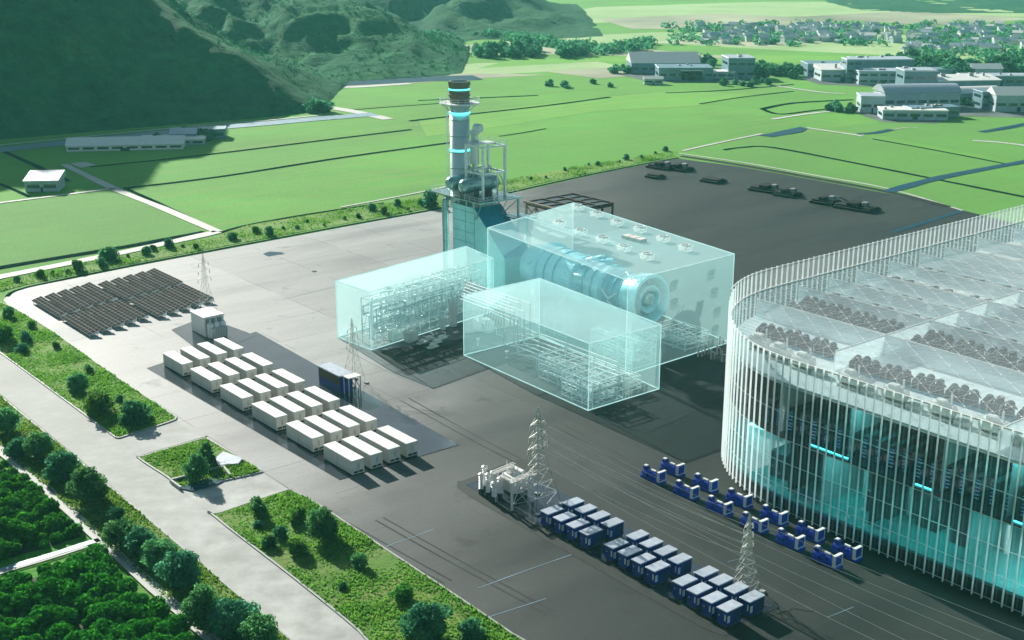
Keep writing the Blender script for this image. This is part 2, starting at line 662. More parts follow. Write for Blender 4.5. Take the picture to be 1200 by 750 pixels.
sheet('field', [(500, 92), (640, 84), (740, 80), (700, 72), (560, 74), (480, 82)], .03, FP_)
# pale far bands, distance haze put into the field colour
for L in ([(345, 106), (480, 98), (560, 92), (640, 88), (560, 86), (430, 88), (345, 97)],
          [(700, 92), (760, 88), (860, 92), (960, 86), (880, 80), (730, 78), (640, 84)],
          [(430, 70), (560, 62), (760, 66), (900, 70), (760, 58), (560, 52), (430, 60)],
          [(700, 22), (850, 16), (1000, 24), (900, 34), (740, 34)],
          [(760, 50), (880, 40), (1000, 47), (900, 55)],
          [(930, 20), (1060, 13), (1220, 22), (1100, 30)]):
    sheet('field', L, .10, mat('hazed_field', (.40, .42, .26), .9, 0, .3, .01))

# yard, road and aprons
yard = [(4, 352), (10, 345), (30, 338), (150, 314), (240, 297), (400, 267), (530, 243), (625, 221), (720, 200), (795, 186),
        (870, 196), (960, 212), (1040, 227), (1122, 245), (1300, 290), (1600, 420), (1700, 700), (1500, 800), (600, 800), (430, 800), (380, 790),
        (342, 750), (170, 604), (88, 534), (0, 462), (-200, 310), (-200, 250), (0, 412), (12, 412), (60, 424), (60, 390), (14, 362)]
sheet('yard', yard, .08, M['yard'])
sheet('road', [(-220, 290), (0, 462), (88, 534), (170, 604), (342, 750), (420, 815), (520, 830), (400, 722), (250, 601), (150, 520), (86, 478), (0, 416), (-220, 250)], .10, M['road'])
for L in ([(140, 515), (205, 492), (240, 515), (165, 538)], [(195, 562), (215, 573), (305, 553), (340, 575), (250, 604)]):
    sheet('forecourt', L, .12, M['road'])


def patch(L, name='verge', m=None, kerb=True, sm=4):
    P = smooth(pts(L), True, sm)
    mb = MB()
    mb.prism([(p.x, p.y) for p in P][::1], 0.0, .26)
    o = tag(mb.build(name, m or M['verge']), kind='structure')
    if kerb:
        mb = MB()
        n = len(P)
        Q = P + [P[0]]
        for a, b in zip(Q[:-1], Q[1:]):
            d = (b - a)
            d.z = 0
            if d.length < .01:
                continue
            q = Vector((-d.y, d.x, 0)).normalized() * .17
            mb.add([(a.x + q.x, a.y + q.y, .02), (b.x + q.x, b.y + q.y, .02), (b.x - q.x, b.y - q.y, .02), (a.x - q.x, a.y - q.y, .02),
                    (a.x + q.x, a.y + q.y, .33), (b.x + q.x, b.y + q.y, .33), (b.x - q.x, b.y - q.y, .33), (a.x - q.x, a.y - q.y, .33)],
                   [(4, 5, 6, 7), (0, 1, 5, 4), (2, 3, 7, 6)])
        tag(mb.build('kerb', M['kerb']), kind='structure')
    return P


# corners doubled so the smoothing keeps them crisp
V1 = [(-90, 345), (-20, 352), (8, 358), (30, 370), (60, 388), (130, 438), (198, 484), (206, 491), (197, 496), (150, 511), (138, 514), (128, 508), (86, 477), (0, 414), (-90, 350)]
V2 = [(163, 538), (170, 535), (238, 515), (244, 516), (300, 549), (305, 553), (300, 556), (222, 573), (214, 573), (196, 560)]
V3 = [(250, 605), (258, 602), (335, 576), (343, 577), (372, 592), (440, 637), (520, 690), (600, 744), (680, 800), (500, 815), (420, 740), (340, 675)]
V4 = [(-60, 420), (-4, 462), (60, 514), (160, 598), (250, 674), (345, 755), (400, 800), (300, 800), (248, 750), (190, 700), (118, 634), (60, 578), (0, 528), (-60, 480)]
PV = [patch(V, m=M['verge']) for V in (V1, V2, V3, V4)]
# verge strip behind the yard edge
S_TOP = [(-60, 352), (0, 342), (30, 334), (150, 310), (240, 293), (400, 263), (530, 239), (625, 217), (720, 197), (792, 183), (770, 180), (625, 205), (530, 226), (400, 247), (290, 264), (255, 277), (150, 298), (0, 329), (-60, 340)]
sheet('verge', S_TOP, .12, M['verge'])
strip('gutter', [(8, 348), (32, 337), (150, 312.5), (240, 295.5), (400, 265.5), (530, 241.5), (625, 219.5), (720, 199), (795, 185)], 1.3, .16, M['ditch'], True, .1)
strip('gutter', [(798, 183), (870, 194), (960, 210), (1040, 225), (1112, 243)], 3.6, .16, M['black'], True, .3)
strip('path', [(796, 180), (870, 190.5), (960, 206.5), (1040, 221), (1128, 247)], 1.2, .14, M['path'], True, .1)
strip('gutter', [(1126, 248), (1090, 259), (1045, 273)], 2.0, .17, M['water'], True, .2)

# lanes, tracks and ditches of the fields
for L, w in (([(-60, 338), (0, 325), (150, 295), (255, 272)], 5.0), ([(255, 272), (190, 244), (135, 222), (75, 193)], 3.6), ([(-40, 243), (40, 233), (135, 221)], 2.2),
             ([(400, 243), (465, 231), (530, 218)], 1.2), ([(800, 177), (845, 167), (893, 157)], 2.0), ([(945, 150), (1000, 158), (1010, 160)], 2.4), ([(1010, 158), (1060, 150), (1075, 150)], 1.0),
             ([(905, 140), (960, 132), (1010, 130), (1060, 140), (1110, 141)], 3.0), ([(1140, 165), (1170, 167), (1210, 172)], 3.0), ([(345, 104), (420, 102), (480, 98)], 8),
             ([(455, 140), (420, 132), (380, 125)], 7.0), ([(990, 110), (960, 108), (905, 100)], 3.0)):
    strip('path', L, w, .20, M['path'])
for L, w in (([(-60, 327), (0, 314), (150, 289), (240, 272)], 3.4), ([(250, 269), (200, 245), (147, 221)], 1.8), ([(145, 221), (260, 207), (400, 185), (530, 167)], 2.4),
             ([(105, 196), (230, 183), (400, 162), (482, 152)], 2.4), ([(480, 142), (560, 133), (640, 124), (715, 114)], 3.2), ([(490, 118), (560, 115), (630, 112)], 2.6), ([(585, 160), (612, 156), (640, 151)], 1.4),
             ([(5, 178), (45, 196), (80, 213)], 2.6), ([(-40, 205), (0, 216), (35, 231)], 2.0), ([(258, 273), (290, 264), (363, 251), (450, 238)], 1.2), ([(400, 130), (450, 126), (520, 121)], 1.6),
             ([(848, 176), (870, 173), (905, 173), (1000, 191), (1100, 211), (1210, 233)], 2.4), ([(1022, 163), (1100, 177), (1182, 193)], 1.5), ([(820, 122), (870, 114), (930, 107)], 2.0),
             ([(893, 128), (930, 121), (1000, 117)], 4.0), ([(893, 128), (915, 134), (960, 129), (1000, 126)], 3.0), ([(780, 109), (850, 106), (930, 99)], 2.6)):
    strip('ditch', L, w, .18, M['ditch'])
for L, w in (([(1040, 225), (1095, 210), (1150, 199), (1215, 187)], 5.0), ([(1150, 155), (1180, 150), (1215, 143)], 5.0), ([(1005, 157), (1025, 156), (1045, 152)], 4.0)):
    strip('canal', L, w, .22, M['water'])
sheet('pond', [(889, 159), (905, 156), (938, 149), (946, 151), (940, 155), (905, 161)], .24, M['water'])
sheet('pond', [(82, 192), (100, 190), (113, 194), (95, 197)], .24, M['path'])
strip('road', [(-60, 183), (0, 176), (150, 160), (240, 151), (300, 146), (378, 139), (440, 134)], 13, .22, M['houseg'], True, .05)
strip('path', [(-60, 177), (0, 170.5), (150, 155.5), (240, 147), (300, 142.5), (378, 135)], 2.5, .23, M['path'], True, .1)
strip('river', [(300, 103), (380, 99), (480, 94), (560, 91)], 26, .22, M['water'])

for L in ([(452, 641), (478, 632), (508, 621)], [(572, 724), (606, 713), (640, 702)], [(806, 672), (840, 662), (870, 655)], [(1000, 712), (985, 718), (970, 724)], [(700, 640), (620, 668), (560, 690)], [(330, 352), (372, 341), (410, 332)]):
    strip('pavement_line', L, .16, .115, M['houseg'], True, .5)
for L in ([(300, 560), (420, 628), (520, 684)], [(440, 610), (520, 655), (640, 720)], [(470, 470), (560, 520), (640, 560)], [(650, 500), (760, 560), (850, 610)]):
    strip('tyre_track', L, .30, .112, M['tyre'], True, .5)
    strip('tyre_track', [(x + 9, y - 3) for x, y in L], .30, .112, M['tyre'], True, .5)
# pads
PB = [(172, 432), (300, 389), (538, 522), (398, 563)]
sheet('pad', PB, .15, M['pad'])
sheet('pad', [(201, 387), (240, 372), (300, 394), (242, 418)], .19, M['pad'])
PK_dark = [(536, 567), (548, 562), (600, 541), (622, 541), (660, 560), (930, 700), (928, 714), (905, 722), (855, 744), (838, 742), (790, 718), (560, 588)]
sheet('apron_and_shadow', [(p.x, p.y) for p in smooth(pts(PK_dark), True, 4)], .13, M['apron_and_shadow'], world=True)
sheet('pad', [(546, 569), (601, 547), (913, 713), (852, 739)], .18, M['pad'])
sheet('apron_and_shadow', [(690, 492), (758, 508), (848, 468), (848, 405), (775, 460)], .12, M['apron_and_shadow'])  # cast shadow beside the turbine and equipment buildings, painted as a dark sheet
sheet('apron_and_shadow', [(436, 412), (478, 441), (548, 416), (560, 395)], .12, M['apron_and_shadow'])  # painted cast shadow of the pipe building


# ------------------------------------------------------------------ hills
HV = {}


def hill(name, crest, foot, m, x0, x1, y0, y1, step, back=260, amp=.2, extra=(), seed=0.0, pw=1.15):
    cr = [at_y(*c) for c in crest] + [Vector(e) for e in extra]
    cr.sort(key=lambda v: v.x)
    ft = sorted([g(*f_) for f_ in foot], key=lambda v: v.x)
    cx = [v.x for v in cr]
    X = np.arange(x0, x1, step)
    Y = np.arange(y0, y1, step)
    yc = np.interp(X, cx, [v.y for v in cr])
    zc = np.interp(X, cx, [v.z for v in cr])
    yf = np.interp(X, [v.x for v in ft], [v.y for v in ft])
    V, Fc = [], []
    for j, y in enumerate(Y):
        for i, x in enumerate(X):
            z_c = max(zc[i], 0)
            if y < yc[i]:
                t = (y - yf[i]) / max(5, yc[i] - yf[i])
                t2 = min(max(t, 0), 1)
                h = z_c * (t2 ** pw)
            else:
                t2 = 1 - min((y - yc[i]) / back, 1)
                h = z_c * (t2 * t2 * (3 - 2 * t2))
            p = Vector((x * .012 + seed, y * .0045, seed))
            r = 1 - abs(mnoise.fractal(p, .9, 2.0, 5)) * 2.2
            r2 = mnoise.fractal(Vector((x * .03 + seed, y * .03, 3.1)), .9, 2.0, 4)
            env = math.sin(math.pi * min(1, max(0, t2)) * .8) if t2 > 0 else 0
            q2 = 1 - abs(mnoise.fractal(Vector((x * .028 + seed, y * .011, seed * 2)), .8, 2.1, 4)) * 2.4
            h += env * z_c * amp * (r - .5) + env * (1.0 + z_c * .03) * r2 + env * (1.0 + z_c * .04) * q2
            if t2 <= 0 or z_c <= 0:
                h = -2.0
            V.append((x, y, h))
    n = len(X)
    for j in range(len(Y) - 1):
        for i in range(n - 1):
            Fc.append((j * n + i, j * n + i + 1, (j + 1) * n + i + 1, (j + 1) * n + i))
    mb = MB()
    mb.add(V, Fc)
    HV[name + str(len(HV))] = np.array([v for v in V if v[2] > .8])
    return tag(mb.build(name, m, smooth=True), kind='structure')


hill('hill', [(378, 131, 716), (345, 112, 724), (305, 86, 733), (270, 63, 742), (220, 31, 750), (170, 0, 753)],
     [(-300, 190), (0, 164), (150, 151), (290, 140), (345, 134), (380, 129)], M['hill'], -760, -95, 540, 1100, 3.6, 260, .13,
     extra=[(-259, 757, 102), (-329, 786, 152), (-387, 825, 192), (-457, 868, 222), (-700, 900, 260), (-1000, 920, 240)], seed=1.7, pw=1.0)
hill('hill', [(552, 86, 915), (525, 68, 960), (500, 54, 1000), (460, 25, 1050), (430, 14, 1065), (400, 4, 1080), (330, -3, 1085), (280, -8, 1085), (200, -22, 1085), (100, -40, 1100)],
     [(552, 88), (480, 92), (340, 100), (200, 106), (50, 110)], M['hill'], -560, -25, 780, 1400, 4.2, 300, .30, seed=5.2, pw=1.0)
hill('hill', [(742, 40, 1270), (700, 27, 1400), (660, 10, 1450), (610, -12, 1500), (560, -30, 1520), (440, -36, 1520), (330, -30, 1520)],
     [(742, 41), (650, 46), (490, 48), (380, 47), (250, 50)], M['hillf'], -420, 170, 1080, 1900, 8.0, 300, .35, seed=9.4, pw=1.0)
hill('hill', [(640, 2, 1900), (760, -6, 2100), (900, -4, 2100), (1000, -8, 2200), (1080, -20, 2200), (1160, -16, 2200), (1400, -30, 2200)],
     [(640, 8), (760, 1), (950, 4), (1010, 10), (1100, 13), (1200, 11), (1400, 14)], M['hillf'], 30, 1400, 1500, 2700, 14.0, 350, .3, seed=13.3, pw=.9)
hill('hill', [(980, 9, 1640), (1040, 5, 1660), (1120, 7, 1660), (1250, 3, 1660)], [(980, 11), (1100, 16), (1250, 16)], M['hillf'], 380, 1000, 1450, 2000, 10.0, 200, .3, seed=3.3, pw=.9)


# ------------------------------------------------------------------ foliage
def leaf_quads(n, centers, radii, size, rng, flat=1.0, fill=.55, jit=.55):
    pk = radii ** 2
    k = rng.choice(len(centers), n, p=pk / pk.sum())
    d = rng.normal(size=(n, 3))
    d /= np.linalg.norm(d, axis=1)[:, None]
    r = radii[k] * (fill + (1 - fill) * rng.random(n) ** .5) * (.85 + .3 * rng.random(n))
    c = centers[k] + d * r[:, None] * np.array([1, 1, flat])
    nr = d + rng.normal(size=(n, 3)) * jit
    nr /= np.linalg.norm(nr, axis=1)[:, None]
    t = np.cross(nr, rng.normal(size=(n, 3)))
    t /= np.linalg.norm(t, axis=1)[:, None] + 1e-9
    b = np.cross(nr, t)
    s = size * (.6 + .8 * rng.random(n))[:, None]
    return np.stack([c - t * s, c - b * s * .55, c + t * s, c + b * s * .55], 1)


def hill_scrub(key, n, size, label, seed):
    rng = np.random.default_rng(seed)
    H_ = HV[key]
    dn = np.array([mnoise.fractal(Vector((v[0] * .012, v[1] * .012, seed)), .9, 2, 4) for v in H_])
    w_ = np.clip(dn + .25, .02, None)
    k = rng.choice(len(H_), n, p=w_ / w_.sum())
    c = H_[k] + rng.normal(size=(n, 3)) * np.array([2.0, 2.0, .4])
    V = leaf_quads(n * 5, c, rng.uniform(.8, 2.0, n), size, rng, .8, .6)
    return tag(np_mesh('scrub', V, M['scrub'], 4), label, 'scrub', None, 'stuff')


def crown_clumps(rng, R, H, n, base):
    cs, rs = [], []
    for i in range(n):
        u = rng.random() * 2 * math.pi
        w = rng.random() ** .5
        zz = rng.random()
        prof = math.sin(math.pi * (.12 + .83 * zz)) ** .7
        rad = R * .72 * w * prof
        cs.append((rad * math.cos(u), rad * math.sin(u), base + zz * (H - base) * .86 + .06 * H))
        rs.append(R * (.24 + .20 * rng.random()))
    return np.array(cs), np.array(rs)


def tree_proto(name, label, cat, R, H, base, nclump, nleaf, size, m, seed, trunk=True, flat=.85):
    rng = np.random.default_rng(seed)
    root = thing(name, label, cat, (0, 0, -500))
    cs, rs = crown_clumps(rng, R, H, nclump, base)
    np_mesh('crown' if trunk else 'foliage', leaf_quads(nleaf, cs, rs, size, rng, flat), m, 4, root)
    mb = MB()
    if trunk:
        mb.tube((0, 0, -.3), (.05, .03, H * .45), R * .075, 8, R * .04)
        for i in range(7):
            c = cs[rng.integers(0, len(cs))]
            mb.tube((.03, .02, H * (.18 + .25 * rng.random())), c, R * .035, 5, R * .01)
    else:
        for i in range(7):
            c = cs[rng.integers(0, len(cs))]
            mb.tube((.1 * rng.normal(), .1 * rng.normal(), -.2), c, R * .03, 5, R * .01)
    mb.build('trunk' if trunk else 'stem', M['bark'], root)
    return root


hill_scrub('hill0', 5500, .75, 'scrub and low trees spread over the dark nearest hill', 2)
hill_scrub('hill1', 5000, .85, 'scrub and low trees spread over the second hill', 5)
TREES = [tree_proto('broadleaf_tree', 'x', 'tree', 4.0, 6.6, .5, 46, 5200, .30, M['leaf'], 3 + i) for i in range(3)]
TREED = [tree_proto('broadleaf_tree', 'x', 'tree', 4.0, 5.4, .3, 44, 5200, .30, M['leafd'], 23 + i) for i in range(2)]
SHRUB = [tree_proto('shrub', 'x', 'shrub', 2.0, 2.4, .1, 22, 1500, .24, M[mm], 33 + i, False) for i, mm in enumerate(('leaf', 'leafy', 'leafd'))]
FART = [tree_proto('far_tree', 'x', 'tree', 5.0, 7.5, .4, 22, 520, .95, M['leafd'], 53 + i) for i in range(3)]
USED = set()


def place(protos, i, loc, label, group=None, s=1.0, name=None, sz=None):
    p = protos[i % len(protos)]
    sc = (s * random.uniform(.92, 1.08), s * random.uniform(.92, 1.08), (sz or s) * random.uniform(.8, 1.15))
    rz = random.uniform(0, 6.28)
    if p.name not in USED:
        USED.add(p.name)
        KIDS[p.name] = [(c, list(c.children)) for c in p.children]
        p.location = loc
        p.rotation_euler.z = rz
        p.scale = sc
        o = p
    else:
        o = dup(p, loc, rz, None, sc)
    o['label'] = label
    if group:
        o['group'] = group
    elif 'group' in o:
        del o['group']
    return o


# trees on the strip between the track and the road
row = [(10, 508, .75), (22, 534, .75), (46, 536, .85), (72, 560, .95), (104, 588, 1.0), (135, 612, .55), (142, 640, .8), (168, 650, .85), (188, 664, .8), (212, 684, .95), (240, 735, .85), (272, 742, 1.05), (306, 762, .8)]
for i, (x, y, s) in enumerate(row):
    big = 'bushy bluish green' if i % 2 else 'round dark green'
    P = TREED if i % 2 else TREES
    place(P, i, g(x, y, .2), f'{big} tree, {ORD[i]} from the top of the row between track and road', 'trees in the row between the track and the road', s * 1.0)
place(TREES, 1, g(232, 563, .2), 'dense green bush-like tree beside the small concrete basin', None, .70)
place(TREES, 2, g(379, 631, .2), 'tallest bluish tree on the verge below the parking road, beside round shrubs', None, .78)
place(TREED, 1, g(500, 748, .2), 'large dark tree at the foot of the verge beside the road', None, 1.05)

V3S = [(304, 604, 1.3, 'plump bright shrub nearest the upper corner of the verge below the basin'), (350, 612, 1.15, 'dark round shrub close beside the tallest tree of the lower verge'),
       (328, 630, .95, 'middle shrub of the round cluster on the lower verge'), (316, 641, .8, 'small shrub between the middle shrub and the road on the lower verge'),
       (349, 650, 1.2, 'wide low shrub below the tallest tree of the lower verge'), (302, 618, .6, 'tiny round shrub beside the plump shrub on the lower verge'),
       (421, 664, 1.0, 'lone shrub halfway down the lower verge beside the yard'), (474, 702, 1.2, 'flat spreading shrub just above the large dark tree'),
       (552, 748, 1.3, 'shrub beside the yard edge past the large dark tree'), (402, 690, .5, 'small tuft-like shrub near the road on the lower verge')]
for i, (x, y, s, lb) in enumerate(V3S):
    place(SHRUB, i, g(x, y, .2), lb, 'shrubs on the lower verge', s * .95)
V1S = [(6, 400, 1.9, 'largest dark shrub on the upper verge at the edge of the picture'), (30, 400, .9, 'shrub right beside the largest dark shrub of the upper verge'), (10, 372, 1.3, 'shrub above the largest dark shrub near the yard corner'),
       (38, 384, .8, 'small shrub by the kerb at the yard corner'), (27, 412, 1.0, 'shrub below the largest dark shrub, close to the road'), (92, 458, 1.5, 'dark mid-size shrub halfway down the upper verge'),
       (118, 484, 2.0, 'broad shrub between the halfway shrub and the forecourt'), (158, 495, 2.1, 'broad shrub nearest the forecourt on the upper verge'), (105, 436, .8, 'small shrub by the yard kerb opposite the battery containers'),
       (66, 408, .7, 'small shrub by the yard kerb below the solar tables'), (140, 470, .6, 'tiny shrub by the kerb above the broad shrubs')]
for i, (x, y, s, lb) in enumerate(V1S):
    place(SHRUB, i + 1, g(x, y, .2), lb, 'shrubs on the upper verge', s * .95)
place(SHRUB, 0, g(244, 543, .2), 'slim shrub leaning over the pale slab of the basin', None, 1.1, sz=1.7)
# small shrubs on the strip behind the yard
xs_ = [20, 48, 62, 80, 92, 120, 128, 138, 150, 172, 180, 198, 214, 230, 268, 272, 300, 316, 332, 348, 360, 380, 404, 420, 436, 450, 466, 478, 494, 504, 512, 524, 622, 640, 662, 690, 700, 726, 734, 752, 768, 780]
edge = ([-60, 30, 150, 240, 400, 530, 625, 720, 792], [352, 334, 310, 293, 263, 239, 217, 197, 183])
nb = 0
for i, x in enumerate(xs_):
    yb = np.interp(x, *edge) - random.uniform(1.5, 11)
    s = random.choice((.4, .55, .7, .9, .45))
    if x in (128, 504):
        s = 1.9
    if x in (92, 272, 316, 494, 198):
        s = 1.1
    place(SHRUB, i, g(x, yb, .1), 'small green shrub on the grassy strip behind the yard', 'small shrubs along the grassy strip behind the yard', s)


# thicket and grass as counted-by-nobody stuff
def in_poly(P, X, Y):
    px = np.array([p[0] for p in P])
    py = np.array([p[1] for p in P])
    ins = np.zeros(X.shape, bool)
    n = len(px)
    j = n - 1
    for i in range(n):
        c = ((py[i] > Y) != (py[j] > Y)) & (X < (px[j] - px[i]) * (Y - py[i]) / (py[j] - py[i] + 1e-12) + px[i])
        ins ^= c
        j = i
    return ins


def scatter(P, n, rng):
    px = [p[0] for p in P]
    py = [p[1] for p in P]
    out = []
    tot = 0
    while tot < n:
        X = rng.uniform(min(px), max(px), n)
        Y = rng.uniform(min(py), max(py), n)
        k = in_poly(P, X, Y)
        out.append(np.stack([X[k], Y[k]], 1))
        tot += k.sum()
    return np.concatenate(out)[:n]


def thicket(L, n, lf, seed):
    P = pts(L)
    rng = np.random.default_rng(seed)
    sheet('thicket_soil', L, .10, M['soil'])
    S = scatter([(p.x, p.y) for p in P], n * 3, rng)
    keep = []
    for q in S:                                   # keep the bushes a stride apart
        if all((q[0] - k[0]) ** 2 + (q[1] - k[1]) ** 2 > 2.6 for k in keep[-400:]):
            keep.append(q)
        if len(keep) >= n:
            break
    S = np.array(keep)
    m = len(S)
    rad = .7 + 1.25 * rng.random(m) ** 1.6
    hgt = np.array([.9 * mnoise.noise(Vector((a * .16, b * .16, seed))) for a, b in S])
    cs = np.stack([S[:, 0], S[:, 1], .35 + .55 * rad + np.maximum(hgt, -.4)], 1)
    V = leaf_quads(lf, cs, rad, .27, rng, .85, .8, .5)
    V = V[V[:, :, 2].min(1) > .0]
    o = np_mesh('shrub_thicket', V, M['crop'], 4)
    return tag(o, kind='stuff')


T1 = [(-40, 514), (0, 545), (48, 585), (96, 629), (60, 641), (0, 657), (-60, 672)]
T2 = [(-60, 712), (0, 692), (98, 657), (116, 657), (152, 690), (228, 752), (280, 800), (-60, 830)]
thicket(T1, 420, 70000, 4)
thicket(T2, 640, 110000, 9)
tag(bpy.data.objects['shrub_thicket'], 'dense dark green shrub thicket beyond the branching track, upper plot', 'thicket')
tag(bpy.data.objects['shrub_thicket.001'], 'dense green shrub thicket below the branching track, lower plot', 'thicket')
strip('path', [(-30, 503), (3, 531), (58, 578), (117, 633), (180, 690), (247, 750), (300, 800)], 2.0, .30, M['path'], True, .2)
strip('path', [(-60, 690), (0, 670), (60, 652), (103, 638), (118, 634)], 1.4, .30, M['houseg'], True, .15)
strip('path', [(-60, 696), (0, 674), (60, 656), (103, 642)], .5, .31, M['path'], True, .15)


def grass_on(P, n, h, seed, z):
    rng = np.random.default_rng(seed)
    S = scatter([(p.x, p.y) for p in P], n, rng)
    dens = np.array([mnoise.noise(Vector((a * .12, b * .12, seed * 1.3))) for a, b in S])
    kk = rng.random(n) < (.55 + dens)
    S = S[kk]
    dens = dens[kk]
    m = len(S)
    ang = rng.uniform(0, 6.28, m)
    w = .22 * (.5 + rng.random(m))
    hh = h * (.4 + rng.random(m)) * (1 + 1.4 * np.maximum(dens, 0))
    dx, dy = np.cos(ang) * w, np.sin(ang) * w
    lean = rng.normal(size=(m, 2)) * .25
    A = np.stack([S[:, 0] - dx, S[:, 1] - dy, np.full(m, z)], 1)
    B = np.stack([S[:, 0] + dx, S[:, 1] + dy, np.full(m, z)], 1)
    T = np.stack([S[:, 0] + lean[:, 0] * hh, S[:, 1] + lean[:, 1] * hh, z + hh], 1)
    return tag(np_mesh('grass', np.stack([A, B, T], 1), M['blade'], 3), 'tufted grass', 'grass', None, 'stuff')


for P, n, sd, lb in ((PV[0], 26000, 1, 'tufted wild grass on the upper verge between road and solar tables'), (PV[1], 7000, 2, 'tufted grass on the small island with the basin'),
                     (PV[2], 30000, 3, 'tufted wild grass on the lower verge between road and yard'), (PV[3], 26000, 4, 'tufted grass under the tree row between track and road')):
    Q = [p * .985 + (sum(P, Vector()) / len(P)) * .015 for p in P]
    grass_on(Q, n, .28, sd, .26)['label'] = lb
grass_on(smooth(pts(S_TOP), True, 2), 16000, .5, 5, .12)['label'] = 'rough grass on the strip between the yard and the field track'

# basin on the island
tag(MB().prism([(p.x, p.y) for p in pts([(252, 541), (262, 533), (284, 541), (280, 547), (256, 549)])], .2, .75).build('concrete_slab', M['roofgrey']), 'pale raised concrete slab on the grass island behind the basin', 'slab')
sheet('water', [(208, 573), (232, 566), (262, 556), (268, 562), (255, 569), (225, 577)], .34, M['water'])
mbk = MB()
for a, b in (((200, 566), (262, 550)), ((262, 550), (270, 560)), ((200, 566), (212, 575))):
    p, q = g(*a), g(*b)
    d = (q - p).normalized()
    n_ = Vector((-d.y, d.x, 0)) * .2
    mbk.prism([(p + n_)[:2], (q + n_)[:2], (q - n_)[:2], (p - n_)[:2]], .1, .8)
tag(mbk.build('basin_wall', M['kerb']), 'low grey concrete wall round the dark water basin', 'wall')


# ------------------------------------------------------------------ battery containers
def make_container():
    r = thing('battery_container', 'x', 'container', (0, 0, 0), AZ, 'white battery containers on the glossy pad')
    Lx, Wy, Hz = 10.3, 2.65, 3.0
    mb = MB()
    mb.box(0, Lx, 0, Wy, .25, Hz)
    for i in range(36):
        x = .25 + i * (Lx - .5) / 35
        mb.box(x - .07, x + .07, -.05, -.001, .4, Hz - .15)
        mb.box(x - .07, x + .07, Wy + .001, Wy + .05, .4, Hz - .15)
    mb.build('body', M['cream'], r)
    MB().bevbox(-.06, Lx + .06, -.06, Wy + .06, Hz + .002, Hz + .16, .05).build('roof', M['white'], r)
    for x in (.1, Lx - .5):
        for y in (.1, Wy - .5):
            MB().box(x, x + .4, y, y + .4, 0, .248).build('foot', M['dark'], r)
    for k in range(2):
        y = .35 + k * 1.1
        v = MB()
        v.box(Lx + .002, Lx + .06, y, y + .9, .45, .85)
        v.build('vent', M['dark'], r)
    for k in range(2):
        y = .12 + k * 1.25
        d = MB()
        d.box(Lx + .002, Lx + .04, y, y + 1.2, 1.0, 2.8)
        d = d.build('door', M['cream'], r)
        MB().box(Lx + .042, Lx + .09, y + (1.05 if k == 0 else .1), y + (1.1 if k == 0 else .15), 1.3, 2.4).build('handle', M['grey'], d)
    MB().box(4.9, 4.96, -.075, -.052, .3, 2.95).build('panel_joint', M['grey'], r)
    return r


def bil(c00, c10, c01, c11, u, v):
    return (c00 * (1 - u) + c10 * u) * (1 - v) + (c01 * (1 - u) + c11 * u) * v


cont = make_container()
zt = 3.3
c = [g(190.8, 413.7, zt), g(379, 521, zt), g(250.5, 397.8, zt), g(442, 502, zt)]
first = True
for i in range(6):
    for j in range(4):
        P = bil(*c, i / 5, j / 3)
        # the given pixel is the far-left top corner: local (0, 0..)
        P = Vector((P.x, P.y, .16))
        lb = f'white battery container, {ORD[i]} row from the solar tables, {ORD[j]} in the row from the verge'
        if first:
            cont.location = P
            cont['label'] = lb
            first = False
        else:
            dup(cont, P, AZ, lb)

# white converter block at the head of the containers
P = g(232, 391, .2)
r = thing('power_converter', 'white blocky power converter with transformer tanks on its own pad behind the containers', 'transformer', P, AZ)
MB().bevbox(-3.5, 4.0, 0, 5.5, .1, 5.0, .12).build('cabinet', M['white'], r)
MB().bevbox(-3.7, 4.2, -.2, 5.7, 5.004, 5.25, .08).build('roof', M['white'], r)
MB().box(4.01, 4.3, .4, 5.0, .1, 4.6).build('back_plate', M['grey'], r)
for k in range(3):
    mb = MB()
    mb.lathe([(.75, 0), (.85, .1), (.85, 3.3), (.6, 3.8), (.001, 3.9)], 14, Matrix.Translation((5.3, 1.0 + k * 1.7, .1)))
    mb.build('tank', M['whsteel'], r, smooth=False)
mb = MB()
for k in range(10):
    mb.box(6.3, 7.2, .5 + k * .45, .7 + k * .45, .3, 2.8)
mb.build('radiator', M['whsteel'], r)
for k in range(3):
    MB().lathe([(.12, 0), (.2, .2), (.12, .4), (.2, .6), (.12, .8), (.05, 1.2)], 8, Matrix.Translation((5.3, 1.0 + k * 1.7, 4.0))).build('insulator', M['whsteel'], r)

# dark blue switchgear building beside the containers
P = g(374, 449, .16)
r = thing('switchgear_cabin', 'long dark blue cabin with pale roof beside the battery containers', 'cabin', P, AZ)
MB().box(0, 9.2, 0, 3.2, 0, 4.0).build('wall', M['navy'], r)
MB().box(.2, 9.0, -.06, -.002, 1.9, 3.8).build('louvre', M['brown'], r)
MB().bevbox(-.2, 9.4, -.2, 3.4, 4.004, 4.3, .06).build('roof', M['roofgrey'], r)
MB().box(9.202, 9.26, 1.0, 2.2, .1, 2.6).build('door', M['blue'], r)
P = AB(P, 9.6, .4)
r = thing('cable_gantry', 'small pale steel gantry with flat cover at the end of the blue cabin', 'gantry', P, AZ)
for x, y in ((0.2, .2), (0.2, 3.2), (2.2, .2), (2.2, 3.2)):
    MB().tube((x, y, 0), (x, y, 4.2), .12, 6).build('post', M['lattice'], r)
MB().box(0, 2.4, 0, 3.4, 4.2, 4.35).build('cover', M['white'], r)
mb = MB()
mb.path([(2.4, .6, 4.1), (3.4, 1.0, 2.6), (2.6, 1.2, .2)], .1).path([(2.4, 1.6, 4.1), (3.6, 2.0, 2.6), (2.8, 2.2, .2)], .1)
mb.build('cable', M['dark'], r)


